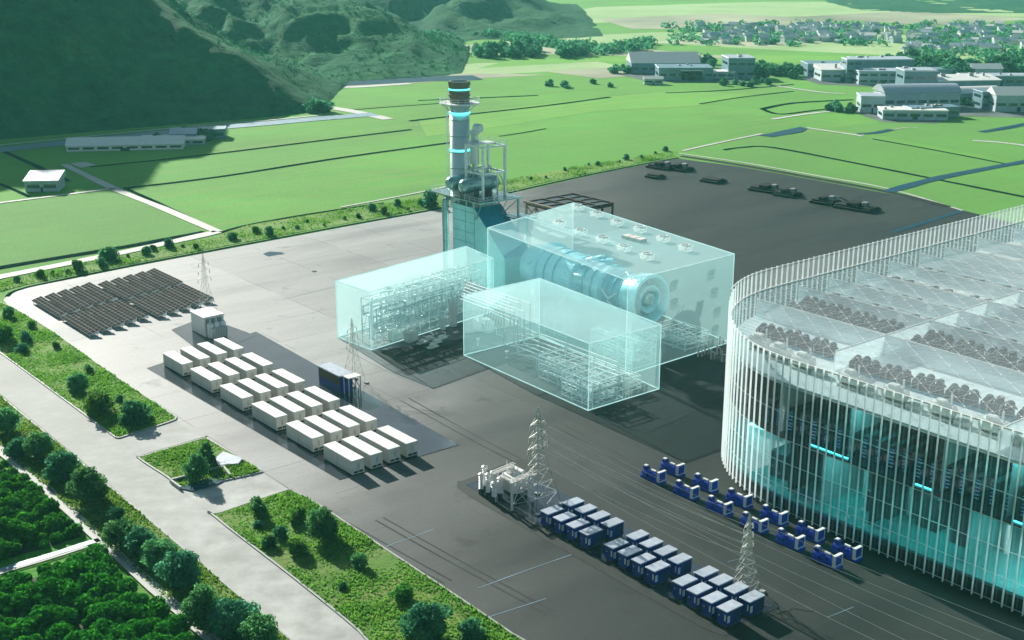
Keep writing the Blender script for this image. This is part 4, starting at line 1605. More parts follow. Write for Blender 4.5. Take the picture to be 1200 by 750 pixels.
# valves by the hall side
for i, (x, y) in enumerate(((818, 418), (826, 415), (833, 421), (840, 416), (846, 424), (843, 405))):
    r = thing('valve_stand', f'white pipe standpost, {ORD[i]} of the group between turbine building and glass hall', 'valve', g(x, y, .13), AZ, 'white standposts beside the glass hall')
    MB().tube((0, 0, 0), (0, 0, 2.6), .18, 8).build('post', M['white'], r)
    MB().path([(0, 0, 2.0), (1.2, 0, 2.0), (1.2, 0, .4)], .12).build('pipe', M['white'], r)

# ------- HRSG with chimney
HB = g(541, 333)
LB = 'x'
r = thing('boiler_tower', 'teal clad boiler block with sloping duct, platform and drums beside the chimney', 'boiler', (HB.x, HB.y, .1), AZ)
hz = 24.8
prof = [(-1, 0), (17, 0), (17, 15), (9, hz), (-1, hz)]
prof = [(1.5, 0), (25, 0), (25, 13), (11.5, hz), (1.5, hz)]
by0, by1 = -4.0, 5.5
mb = MB()
n = len(prof)
vs = [(x, by0, z) for x, z in prof] + [(x, by1, z) for x, z in prof]
mb.add(vs, [tuple(range(n)), tuple(range(2 * n - 1, n - 1, -1))] + [(i, i + n, (i + 1) % n + n, (i + 1) % n) for i in range(n) if i != 2])
casing = mb.build('casing', M['teal'], r)
mb = MB()
mb.add([(25, by0, 13), (25, by1, 13), (11.5, by1, hz), (11.5, by0, hz)], [(0, 1, 2, 3)])
mb.build('slope_panel', M['tealdk'], r)
mb = MB()
for z in np.arange(3, hz, 2.9):
    mb.box(1.5, 11.5, by0 - .06, by0 - .004, z - .05, z + .05)
for x in (7.5, 11.5):
    mb.box(x - .05, x + .05, by0 - .062, by0 - .003, .2, hz - .5)
mb.build('panel_seam', M['tealdk'], casing)
# platform
pz = 27.2
mb = MB()
mb.box(-5, 18, -7, 8, pz, pz + .35)
plat = mb.build('platform', M['tealstl'], r)


def rail(mb, P_, h=1.3):
    for a, b in zip(P_[:-1], P_[1:]):
        a, b = Vector(a), Vector(b)
        n_ = max(1, int((b - a).length / 2.2))
        for i in range(n_ + 1):
            p = a.lerp(b, i / n_)
            mb.tube(p, p + Vector((0, 0, h)), .05, 4)
        for hh in (h * .5, h):
            mb.tube(a + Vector((0, 0, hh)), b + Vector((0, 0, hh)), .05, 4)


mb = MB()
z_ = pz + .35
rail(mb, [(-5, -7, z_), (18, -7, z_), (18, 8, z_), (-5, 8, z_), (-5, -7, z_)])
mb.build('railing', M['pipe'], plat)
mb = MB()
for x in (4, 7.5, 11):
    for y in (by0 + .4, by1 - .4):
        mb.tube((x, y, hz), (x, y, pz), .25, 6)
for x in (13.5, 17.5):
    for y in (-6, 7):
        mb.tube((x, y, pz), (11.4, y * .6, hz - 4), .16, 4)
mb.tube((17, 7.2, 0), (17, 7.2, pz), .35, 8)
mb.build('bracket', M['tealstl'], r)
mb = MB()
mb.box(14, 22, 4, 10, 21.9, 22.2)
p2_ = mb.build('side_platform', M['tealstl'], r)
mb = MB()
rail(mb, [(14, 4, 22.2), (22, 4, 22.2), (22, 10, 22.2), (14, 10, 22.2)])
mb.build('railing', M['pipe'], p2_)
mb = MB()
mb.tube((20, 8, 0), (20, 8, 21.9), .4, 8)
mb.build('side_post', M['tealstl'], r)
# stairs zig-zag
mb = MB()
for k in range(4):
    a_ = (18 + (k % 2) * 5, 6, 4 + k * 4.5)
    b_ = (23 - (k % 2) * 5, 6, 8.5 + k * 4.5)
    mb.tube(a_, b_, .12, 4).tube((a_[0], 7, a_[2]), (b_[0], 7, b_[2]), .12, 4)
mb.build('stair', M['pipe'], r)
# drums
MY = Matrix.Rotation(-math.pi / 2, 4, 'X')
for k, (x, y) in enumerate(((3.6, -6.5), (9.2, -6.2))):
    mb = MB()
    mb.lathe([(.01, -.9), (1.2, -.6), (1.8, 0), (2.0, .6), (2.0, 11), (1.8, 11.6), (1.2, 12.2), (.01, 12.5)], 22, Matrix.Translation((x, y, pz + 3.6)) @ MY)
    d_ = mb.build('steam_drum', M['tealstl'], r, smooth=False)
    mb = MB()
    for yy in (y + 2.5, y + 9):
        mb.box(x - 1.5, x + 1.5, yy - .3, yy + .3, pz + .36, pz + 1.9)
    mb.build('saddle', M['grey'], d_)
# frame tower over drums
mb = MB()
fx, fy = (7, 14.5), (-3.2, 4.5)
for x in fx:
    for y in fy:
        mb.tube((x, y, pz + .3), (x, y, 42), .42, 4)
for z in (34.5, 41.8):
    for x in fx:
        mb.tube((x, fy[0], z), (x, fy[1], z), .32, 4)
    for y in fy:
        mb.tube((fx[0], y, z), (fx[1], y, z), .32, 4)
fo = mb.build('drum_frame', M['pipe'], r)
mb = MB()
rail(mb, [(6.6, -3.6, 42), (14.9, -3.6, 42), (14.9, 4.9, 42), (6.6, 4.9, 42), (6.6, -3.6, 42)], 1.2)
mb.box(6.8, 10.5, -3.4, 4.6, 41.9, 42.15)
mb.build('top_deck', M['pipe'], fo)
mb = MB()
mb.lathe([(1.3, 36), (1.3, 42.3), (1.0, 42.7), (1.0, 44), (1.3, 44.3), (1.3, 45.0), (.8, 45.4), (.01, 45.6)], 18, Matrix.Translation((6.0, 0.5, 0)))
mb.lathe([(1.0, -1.2), (1.3, -.9), (1.3, .9), (1.0, 1.2)], 16, Matrix.Translation((7.6, .5, 46.0)) @ MX)
mb.path([(6.0, .5, 44.6), (6.6, .5, 46), (7.2, .5, 46)], .7, 10)
mb.path([(6.0, 0.5, 36), (6.0, .5, 29)], .8, 10)
mb.build('vent_silencer', M['steel'], r)
rng = random.Random(4)
for k in range(10):
    mb = MB()
    x, y = rng.uniform(2, 13), rng.uniform(-3, 5)
    mb.path([(x, y, pz + .5), (x, y, pz + rng.uniform(3, 9)), (x + rng.uniform(-4, 4), y, pz + rng.uniform(4, 9)), (x, y + 3, pz + 2)], .22, 6)
    mb.build('pipe', M['pipe'] if k % 2 else M['tealstl'], r)

ch = thing('chimney', 'tall steel chimney with glowing cyan rings, dark top and round service platform', 'chimney', (HB.x, HB.y, .1), AZ)
RC = 2.75
MB().lathe([(RC + .5, 23), (RC + .5, 26.8), (RC, 27.6), (RC, 51.8)], 36).build('stack', M['steel'], ch, smooth=True)
MB().lathe([(RC + .01, 51.9), (RC + .12, 52), (RC + .12, 53), (RC + .3, 53.05), (RC + .3, 53.5), (RC + .1, 53.55), (RC + .1, 54.2), (RC + .3, 54.25), (RC + .3, 54.7), (RC + .12, 54.75), (RC + .12, 57.0), (RC + .35, 57.1), (RC + .35, 58.2), (RC - .3, 58.2), (RC - .4, 54)], 36).build('crown_section', M['capsteel'], ch)
for z in (49.3, 39.0, 55.8):
    MB().lathe([(RC + .01, z), (RC + .2, z + .05), (RC + .2, z + .42), (RC + .01, z + .47)], 36).build('light_ring', M['cyan'], ch)
for z in np.arange(29.5, 48, 4.5):
    MB().lathe([(RC + .01, z), (RC + .1, z + .02), (RC + .1, z + .22), (RC + .01, z + .24)], 36).build('flange', M['tealstl'], ch)
MB().lathe([(RC + .14, 52.0), (RC + 2.9, 52.0), (RC + 2.9, 52.35), (RC + .14, 52.35)], 30, None, True).build('service_platform', M['whsteel'], ch)
mb = MB()
for k in range(18):
    a0, a1 = 2 * math.pi * k / 18, 2 * math.pi * (k + 1) / 18
    p, q = Vector(((RC + 2.8) * math.cos(a0), (RC + 2.8) * math.sin(a0), 52.35)), Vector(((RC + 2.8) * math.cos(a1), (RC + 2.8) * math.sin(a1), 52.35))
    mb.tube(p, p + Vector((0, 0, 1.3)), .06, 4)
    for hh in (.65, 1.3):
        mb.tube(p + Vector((0, 0, hh)), q + Vector((0, 0, hh)), .06, 4)
mb.build('railing', M['pipe'], ch)
for k in range(6):
    a0 = math.pi * k / 3
    MB().tube(((RC) * math.cos(a0), RC * math.sin(a0), 50.2), ((RC + 2.5) * math.cos(a0), (RC + 2.5) * math.sin(a0), 52.0), .14, 4).build('bracket', M['tealstl'], ch)
mb = MB()
for s in (-.4, .4):
    mb.tube((-1.8 + s * .8, -RC - .3, 27.5), (-1.8 + s * .8, -RC - .3, 51.9), .07, 4)
for z in np.arange(28, 51.5, .8):
    mb.tube((-2.1, -RC - .3, z), (-1.5, -RC - .3, z), .04, 4)
mb.build('ladder', M['pipe'], ch)
MB().path([(-1.2, -4.6, 0), (-1.2, -4.6, 25.5), (-.6, -1.2, 26.5)], .95, 14).build('downpipe', M['tealstl'], ch)

# ------- air cooler behind the turbine building
pc = g(617, 253)
hC = 5.6
a_ = g(617, 237, hC)
ang = AZ
r = thing('air_cooler', 'dark grid-topped cooling structure on tan steel legs behind the turbine building', 'cooler', (a_.x, a_.y, .1), AZ)
LA, LBb = 21, 22
nx, ny = 4, 3
for i in range(nx):
    for j in range(ny):
        x0, y0 = i * LA / nx, j * LBb / ny
        mb = MB()
        mb.bevbox(x0 + .5, x0 + LA / nx - .5, y0 + .5, y0 + LBb / ny - .5, hC - 1.2, hC, .3)
        cobj = mb.build('fan_cell', M['cell'], r)
mb = MB()
for i in range(nx + 1):
    mb.box(i * LA / nx - .25, i * LA / nx + .25, -.3, LBb + .3, hC - .9, hC + .35)
for j in range(ny + 1):
    mb.box(-.3, LA + .3, j * LBb / ny - .25, j * LBb / ny + .25, hC - 1.0, hC + .45)
mb.build('deck_frame', M['brown'], r)
MB().box(-.6, LA + .6, -1.0, -.5, hC - .2, hC + .5).build('edge_beam', M['rust'], r)
for i in range(nx + 1):
    for j in (0, ny):
        x, y = i * LA / nx, j * LBb / ny
        MB().tube((x, y, 0), (x, y, hC - 1.0), .4, 6).build('leg', M['rust'] if j == 0 else M['brown'], r)
mb = MB()
for i in range(nx):
    mb.tube((i * LA / nx, 0, .2), ((i + 1) * LA / nx, 0, hC - 1.2), .2, 4)
    mb.tube(((i + 1) * LA / nx, 0, .2), (i * LA / nx, 0, hC - 1.2), .2, 4)
mb.build('bracing', M['rust'], r)

# ------- dark machinery parked along the far yard edge
def make_machine(loc, L, W_, kind, label):
    r = thing('parked_machine', label, 'machine', loc, AZ + .12, 'black machinery along the far yard edge')
    r.scale = (1, 1, .8)
    for s in (-1, 1):
        mb = MB()
        y0, y1 = (s * W_ / 2 - .55, s * W_ / 2 + .55)
        pr = [(-L / 2, .5), (-L / 2 + .6, 0), (L / 2 - .6, 0), (L / 2, .5), (L / 2 - .5, 1.1), (-L / 2 + .5, 1.1)]
        n_ = len(pr)
        mb.add([(x, y0, z) for x, z in pr] + [(x, y1, z) for x, z in pr], [tuple(range(n_)), tuple(range(2 * n_ - 1, n_ - 1, -1))] + [(i, i + n_, (i + 1) % n_ + n_, (i + 1) % n_) for i in range(n_)])
        mb.build('track', M['black'], r)
    MB().bevbox(-L / 2 + .3, L / 2 - .3, -W_ / 2 + .6, W_ / 2 - .6, .6, 2.0, .3).build('hull', M['black'], r)
    if kind >= 1:
        MB().bevbox(-L * .2, L * .12, -W_ * .4, W_ * .4, 2.004, 3.4, .35).build('engine_cover', M['black'], r)
        c_ = MB().bevbox(L * .14, L * .14 + 2.2, -1, 1, 2.004, 3.9, .25).build('cab', M['grey'], r)
        MB().box(L * .14 + 2.2, L * .14 + 2.24, -.7, .7, 2.6, 3.5).build('window', M['winglass'], c_)
    if kind >= 2:
        MB().path([(L * .1, 1.2, 2.2), (L * .5, 1.4, 3.4), (L * .9, 1.5, 1.8)], .32, 6).build('boom', M['dark'], r)
        MB().bevbox(L * .9, L * .9 + 1.6, .7, 2.3, .1, 1.6, .4).build('bucket', M['black'], r)
    return r


make_machine(g(776, 197, .1), 12, 7, 1, 'black tracked machine nearest the far yard corner')
make_machine(g(797, 199, .1), 10, 7, 1, 'shorter black tracked machine beside the one at the far yard corner')
make_machine(g(768, 208, .1), 7, 5, 0, 'flat black crawler base in front of the corner machines')
make_machine(g(836, 213, .1), 9, 6, 0, 'solitary flat black crawler base along the far yard edge')
make_machine(g(900, 224, .1), 14, 7, 1, 'long black machine with grey cab at the middle of the far yard edge')
make_machine(g(923, 229, .1), 9, 7, 1, 'short black machine right beside the long one at the middle of the yard edge')
make_machine(g(968, 238, .1), 10, 7, 2, 'black machine with a low arm in the group nearest the glass hall')
make_machine(g(1004, 245, .1), 16, 7, 1, 'largest black machine with grey cab nearest the glass hall')
sheet('puddle', [(308, 298), (316, 295), (330, 296), (334, 298), (325, 299), (315, 301)], .12, M['water'])
tag(MB().lathe([(.8, 0), (.8, .12), (.6, .15), (.001, .15)], 16).build('manhole_cover', M['dark']), 'small dark round manhole cover alone on the pale yard', 'manhole cover').location = g(368, 318, .09)

# ------------------------------------------------------------------ glass hall
HO = AB(g(905, 594, 1) - Vector((0, 0, 1)), -30, 0)
HT, RAD = 29.0, 33.0
AE, BE = 96.0, 165.0
hall = thing('glass_data_hall', 'huge round-cornered glass hall with white vertical fins and a lattice glass roof', 'building', (HO.x, HO.y, 0), AZ)


def perim(inset=0.0, n_arc=30):
    """from the front facade's far end round the corner and along the rear side"""
    P_ = [(AE, inset)]
    P_ += [(x, inset) for x in np.arange(AE - 6, RAD, -6.0)]
    rr = RAD - inset
    for i in range(n_arc + 1):
        t = -math.pi / 2 - (math.pi / 2) * i / n_arc
        P_.append((RAD + rr * math.cos(t), RAD + rr * math.sin(t)))
    P_ += [(inset, y) for y in np.arange(RAD + 6, BE, 6.0)]
    P_.append((inset, BE))
    return P_


def inside(x, y, inset=0.0):
    if x < inset or y < inset or x > AE - inset or y > BE - inset:
        return False
    if x < RAD and y < RAD:
        return (x - RAD) ** 2 + (y - RAD) ** 2 <= (RAD - inset) ** 2
    return True


def ribbon(inset, z0, z1, name, m):
    P_ = perim(inset)
    mb = MB()
    mb.add([(x, y, z0) for x, y in P_] + [(x, y, z1) for x, y in P_], [(i, i + 1, i + 1 + len(P_), i + len(P_)) for i in range(len(P_) - 1)])
    return mb.build(name, m, hall)


def slab(z0, z1, inset, name, m):
    P_ = perim(inset) + [(AE - inset, BE)]
    P_[0] = (AE - inset, inset)
    return MB().prism(P_, z0, z1).build(name, m, hall)


ribbon(.45, 1.0, HT, 'facade_glass', M['facade'])
slab(.02, 3.0, 6.0, 'base_wall', M['black'])
slab(3.004, 3.5, .7, 'floor_slab', M['tealfloor'])
slab(14.0, 14.5, .7, 'floor_slab', M['darkfloor'])
slab(23.9, 24.4, .7, 'floor_slab', M['hallfloor'])
slab(HT - .10, HT - .04, .3, 'roof_glass', M['roofglass'])


def ring_mb(mb, inset, z, w, h):
    P_ = perim(inset)
    for (x, y), (x2, y2) in zip(P_[:-1], P_[1:]):
        mb.tube((x, y, z), (x2, y2, z), w, 4, cap=False)


mb = MB()
ring_mb(mb, .2, HT + .05, .17, 0)
mb.build('roof_edge', M['white'], hall)
for z in (1.1, 5.5, 10, 14.3, 19, 24.1):
    mb = MB()
    ring_mb(mb, .3, z, .05, 0)
    mb.build('mullion', M['whsteel'], hall)
# fins
P_ = [Vector((x, y, 0)) for x, y in perim(0, 60)]
cum = [0]
for a, b in zip(P_[:-1], P_[1:]):
    cum.append(cum[-1] + (b - a).length)
s = 1.0
FL = []
while s < cum[-1]:
    k = max(i for i in range(len(cum)) if cum[i] <= s)
    k = min(k, len(P_) - 2)
    d = (P_[k + 1] - P_[k]).normalized()
    p = P_[k] + d * (s - cum[k])
    FL.append((p, d))
    s += 1.7
rest = MB()
nf = 0
for p, d in FL:
    out = Vector((d.y, -d.x, 0))
    out = -out if (out.dot(Vector((RAD + 20, RAD + 20, 0)) - p) > 0) else out
    # height: roof level on the front, rising along the curve to a parapet behind
    t = min(1, max(0, (p.y - 2) / 18)) if p.x < RAD + 1 else 0
    zt_ = HT + .35 + 3.9 * t
    a, b = p - d * .085, p + d * .085
    q = out * .28
    vs = [a, b, b + q, a + q]
    mbf = MB()
    mbf.add([(v.x, v.y, .9) for v in vs] + [(v.x, v.y, zt_) for v in vs], [(0, 3, 2, 1), (4, 5, 6, 7), (0, 1, 5, 4), (1, 2, 6, 5), (2, 3, 7, 6), (3, 0, 4, 7)])
    if p.x > 84 or p.y > 132 or nf >= 100:
        rest.add(mbf.v, mbf.f)
    else:
        nf += 1
        mbf.build('fin', M['fin'], hall)
tag(rest.build('fin', M['fin'], hall), kind='stuff')
mb = MB()
P2 = [p for p in perim(-.35) if p[0] < RAD and p[1] > 14]
for (x, y), (x2, y2) in zip(P2[:-1], P2[1:]):
    mb.tube((x, y, HT + 3.9), (x2, y2, HT + 3.9), .12, 4, cap=False)
mb.build('parapet_rail', M['white'], hall)
P3 = [p for p in perim(-.1) if p[0] < RAD and p[1] > 20]
mb = MB()
mb.add([(x, y, HT) for x, y in P3] + [(x, y, HT + 3.7) for x, y in P3], [(i, i + 1, i + 1 + len(P3), i + len(P3)) for i in range(len(P3) - 1)])
mb.build('parapet_glass', M['roofglass'], hall)
# triangular lattice on the roof
mb = MB()
SPC = 3.6
node = MB()
for ang in (0.35, 0.35 + math.pi / 3, 0.35 + 2 * math.pi / 3):
    d = Vector((math.cos(ang), math.sin(ang), 0))
    nrm = Vector((-d.y, d.x, 0))
    for k in range(-80, 81):
        base = nrm * (k * SPC) + Vector((40, 60, 0))
        start = None
        for i in range(-160, 161):
            q = base + d * (i * 1.0)
            ins = inside(q.x, q.y, .5) and q.y < 140
            if ins and start is None:
                start = q
            if (not ins) and start is not None:
                mb.tube(start, q - d, .017, 4, cap=False)
                start = None
for v in range(len(mb.v)):
    x, y, z = mb.v[v]
    mb.v[v] = (x, y, z + HT + .06)
mb.build('roof_lattice', M['white'], hall)
# lattice nodes
ang = .35
d1_ = Vector((math.cos(ang), math.sin(ang), 0))
d2_ = Vector((math.cos(ang + math.pi / 3), math.sin(ang + math.pi / 3), 0))
st = SPC / math.sin(math.pi / 3)
for i in range(-60, 60):
    for j in range(-60, 60):
        q = Vector((40, 60, 0)) + d1_ * (i * st) + d2_ * (j * st)
        if inside(q.x, q.y, .6) and q.y < 125:
            node.add([(q.x - .16, q.y, HT + .14), (q.x, q.y - .16, HT + .14), (q.x + .16, q.y, HT + .14), (q.x, q.y + .16, HT + .14), (q.x, q.y, HT + .26)], [(0, 1, 4), (1, 2, 4), (2, 3, 4), (3, 0, 4)])
tag(node.build('lattice_node', M['white'], hall), kind='stuff')
# partitions under the roof
WZ = (24.404, 28.0)


def pwall(a0, a1, b0, b1):
    mb = MB()
    if abs(a1 - a0) > abs(b1 - b0):
        mb.box(a0, a1, b0 - .12, b0 + .12, *WZ)
    else:
        mb.box(a0 - .12, a0 + .12, b0, b1, *WZ)
    pw_ = mb.build('partition_wall', M['partition'], hall)
    mb = MB()
    mb.tube((a0, b0, WZ[1] + .1), (a1, b1, WZ[1] + .1), .16, 4)
    mb.build('wall_cap', M['white'], pw_)


AWALL = [27, 41, 51, 61, 73, 84, 94, 108, 124]
for b in AWALL:
    x0 = .9 if b > RAD else RAD - math.sqrt(max(0, (RAD - 1) ** 2 - (RAD - b) ** 2))
    pwall(x0, AE - 2, b, b)
pwall(32, AE - 2, 12, 12) if False else None
bs = [12] + AWALL
for b0, b1 in zip(bs[:-1], bs[1:]):
    pwall(32, 32, b0 + .14, b1 - .14)
    pwall(70, 70, b0 + .14, b1 - .14)
pwall(70, 70, 1.2, 11.8)
# columns and light strips in the storeys
for i, x in enumerate(np.arange(14, AE - 2, 9.0)):
    for y in (5.5,):
        MB().tube((x, y + 6, 3.51), (x, y + 6, 13.99), .45, 10).build('column', M['whsteel'], hall)
for x0, x1, z in ((36, 44, 14.56), (57, 60, 14.56), (74, 92, 14.56)):
    MB().box(x0, x1, 1.2, 1.5, z, z + .14).build('light_strip', M['cyan'], hall)
for k, (x0, x1, m_) in enumerate(((22, 27, 'cyansoft'), (40, 45, 'cyansoft'), (55, 62, 'cyansoft'), (72, 86, 'whitesoft'))):
    MB().box(x0, x1, 2.0, 12.0, 13.7, 13.9).build('ceiling_light', M[m_], hall)
for k, (x0, x1) in enumerate(((44, 50), (68, 74))):
    MB().box(x0, x1, 2.0, 6.0, 23.6, 23.85).build('ceiling_light', M['cyansoft'], hall)
MB().box(8, AE - 3, 22, 22.4, 3.51, 13.98).build('inner_wall', M['tealdk'], hall)
for x, m_ in ((21, 'partition'), (31, 'darkfloor'), (38, 'partition'), (48, 'darkfloor'), (66, 'tealfloor'), (88, 'darkfloor')):
    MB().box(x - .15, x + .15, 3.0, 21.9, 3.51, 13.6).build('inner_wall', M[m_], hall)
for x, y, w_, h_ in ((24, 6, 4, 5), (34, 8, 3, 7), (44, 7, 5, 4), (53, 9, 4, 6), (60, 8, 3, 8), (80, 9, 5, 5)):
    MB().bevbox(x, x + w_, y, y + 6, 3.51, 3.5 + h_, .2).build('plant_block', M['darkfloor'], hall)
for x in (29, 43.5, 61, 72.5):
    MB().box(x - .1, x + .1, 2.0, 14.9, 14.51, 23.88).build('inner_wall', M['partition'], hall)
MB().box(10, AE - 3, 15, 15.4, 14.51, 23.88).build('inner_wall', M['darkfloor'], hall)


def hp(a, b, z):
    return AB(HO, a, b, z)


# server racks on the dark storey
rk = thing('server_rack', 'x', 'server rack', (0, 0, 0), AZ, 'dark server racks behind the hall facade')
MB().bevbox(-.6, .6, 0, 9, 0, 4.2, .06).build('cabinet', M['dark'], rk)
mb = MB()
for k in range(6):
    mb.box(-.4, .4, -.05, -.005, .5 + k * .6, .6 + k * .6)
mb.build('status_light', M['led'], rk)
for i in range(26):
    P = hp(25 + i * 2.6, 3.2, 14.51)
    lb = f'dark server rack with blue lights, {ORD[i]} from the hall corner on the dark storey'
    if i == 0:
        rk.location = P
        rk['label'] = lb
    else:
        dup(rk, P, AZ, lb)


# machines under the glass roof
def make_cooling():
    r = thing('cooling_machine', 'x', 'machine', (0, 0, 0), AZ, 'dark machines under the hall roof')
    MB().box(-3.8, 3.8, -1.6, 1.6, 0, .5).build('base', M['tealdk'], r)
    rng = random.Random(3)
    for k in range(3):
        x = -2.5 + k * 2.5
        mb = MB()
        mb.bevbox(x - 1.0, x + 1.0, -1.2, 1.2, .51, 2.6 + .4 * (k % 2), .25)
        mb.build('casing', M['dark'], r)
        mb = MB()
        mb.lathe([(.8, 0), (.9, .2), (.9, .9), (.55, 1.3)], 10, Matrix.Translation((x + .2, .3, 2.62 + .4 * (k % 2))))
        mb.build('fan_cowl', M['dark'], r)
    for k in range(5):
        mb = MB()
        x = -3.2 + k * 1.5
        mb.path([(x, -1.5, .6), (x, -1.5, 2.4), (x + .5, 0, 3.6), (x + .9, 1.3, 2.0)], .2, 6)
        mb.build('pipe', M['grey'] if k % 2 else M['dark'], r)
    return r


cm = make_cooling()
spots = [(a, 17.5, 'front row') for a in np.arange(13, 31, 6.2)] + [(a, 15.5, 'front row') for a in np.arange(36, 92, 6.4)] + [(a, 33.5, 'second row') for a in list(np.arange(7, 31, 6.2)) + list(np.arange(36, 92, 6.4))] + \
    [(a, 38.0, 'third row') for a in list(np.arange(7, 31, 6.2)) + list(np.arange(36, 92, 6.4))]
cnt = {}
for i, (a, b, rn) in enumerate(spots):
    k = cnt.get(rn, 0)
    cnt[rn] = k + 1
    lb = f'dark fan machine under the glass roof, {ORD[k]} from the hall corner in the {rn}'
    if i == 0:
        cm.location = hp(a, b, 24.41)
        cm['label'] = lb
        cm.scale = (.74, .74, .7)
    else:
        dup(cm, hp(a, b, 24.41), AZ, lb, scale=(.74, .74, .68 + .1 * random.random()))


def make_chiller():
    r = thing('chiller', 'x', 'chiller', (0, 0, 0), AZ, 'white chillers under the hall roof')
    MB().lathe([(.3, -2.2), (1.1, -2.0), (1.1, 2.0), (.3, 2.2)], 14, Matrix.Translation((0, 0, 1.6)) @ MX).build('drum', M['white'], r)
    MB().box(-2, 2, -1.2, 1.2, 0, .45).build('base', M['cream'], r)
    MB().tube((1.4, 0, 2.4), (1.4, 0, 4.4), .16, 8).build('stub_pipe', M['white'], r)
    MB().bevbox(-1.2, .6, -.6, .6, 2.4, 3.2, .12).build('motor', M['white'], r)
    MB().bevbox(2.6, 5.0, -1.0, .8, 0, .9, .1).build('pump_box', M['cream'], r)
    return r


cc = make_chiller()
cs_ = [(16, 11), (22, 9.5), (28, 8.5), (39, 7.5), (48, 7.2), (57, 7), (66, 6.8), (77, 6.6)]
for i, (a, b) in enumerate(cs_):
    lb = f'white chiller with upright stub pipe under the glass roof, {ORD[i]} from the hall corner'
    if i == 0:
        cc.location = hp(a, b, 24.41)
        cc['label'] = lb
    else:
        dup(cc, hp(a, b, 24.41), AZ, lb)
sm = thing('equipment_row', 'x', 'equipment', (0, 0, 0), AZ, 'low dark equipment rows under the hall roof')
mb = MB()
for k in range(7):
    mb.bevbox(-3.9 + k * 1.12, -3.0 + k * 1.12, -.7, .7, .31, 1.8 + .3 * (k % 3), .12)
mb.build('cabinet_row', M['dark'], sm)
MB().box(-4.1, 4.1, -.9, .9, 0, .3).build('base', M['grey'], sm)
MB().path([(-4, .2, 2.5), (4, .2, 2.5)], .12).build('pipe', M['pipe'], sm)
sp_ = []
for b, rn in ((46, 'third bay'), (56, 'fourth bay'), (67, 'fifth bay'), (79, 'sixth bay')):
    k = 0
    for a in (8, 17.5, 27, 38, 47.5, 57, 66.5, 77):
        sp_.append((a, b, f'low dark equipment row, {ORD[k]} from the parapet in the {rn} of the hall roof'))
        k += 1
for i, (a, b, lb) in enumerate(sp_):
    if i == 0:
        sm.location = hp(a, b, 24.41)
        sm['label'] = lb
    else:
        dup(sm, hp(a, b, 24.41), AZ, lb)
wb = thing('white_bench', 'x', 'bench', (0, 0, 0), AZ, 'white benches in the rear bays of the hall')
MB().bevbox(-7, 7, -1.1, 1.1, .8, 1.5, .08).build('top', M['white'], wb)
for x in (-6, 6):
    MB().box(x - .3, x + .3, -.9, .9, 0, .798).build('leg', M['cream'], wb)
wl = []
for b, rn in ((70, 'fifth bay'), (87, 'seventh bay'), (91, 'seventh bay rear'), (97.5, 'eighth bay'), (101, 'eighth bay middle'), (104.5, 'eighth bay rear'), (113, 'ninth bay'), (118, 'ninth bay rear')):
    for k, a in enumerate((10, 24, 42, 60, 80)):
        wl.append((a, b, f'long white bench under the roof, {ORD[k]} from the parapet in the {rn}'))
for i, (a, b, lb) in enumerate(wl):
    if i == 0:
        wb.location = hp(a, b, 24.41)
        wb['label'] = lb
    else:
        dup(wb, hp(a, b, 24.41), AZ, lb)


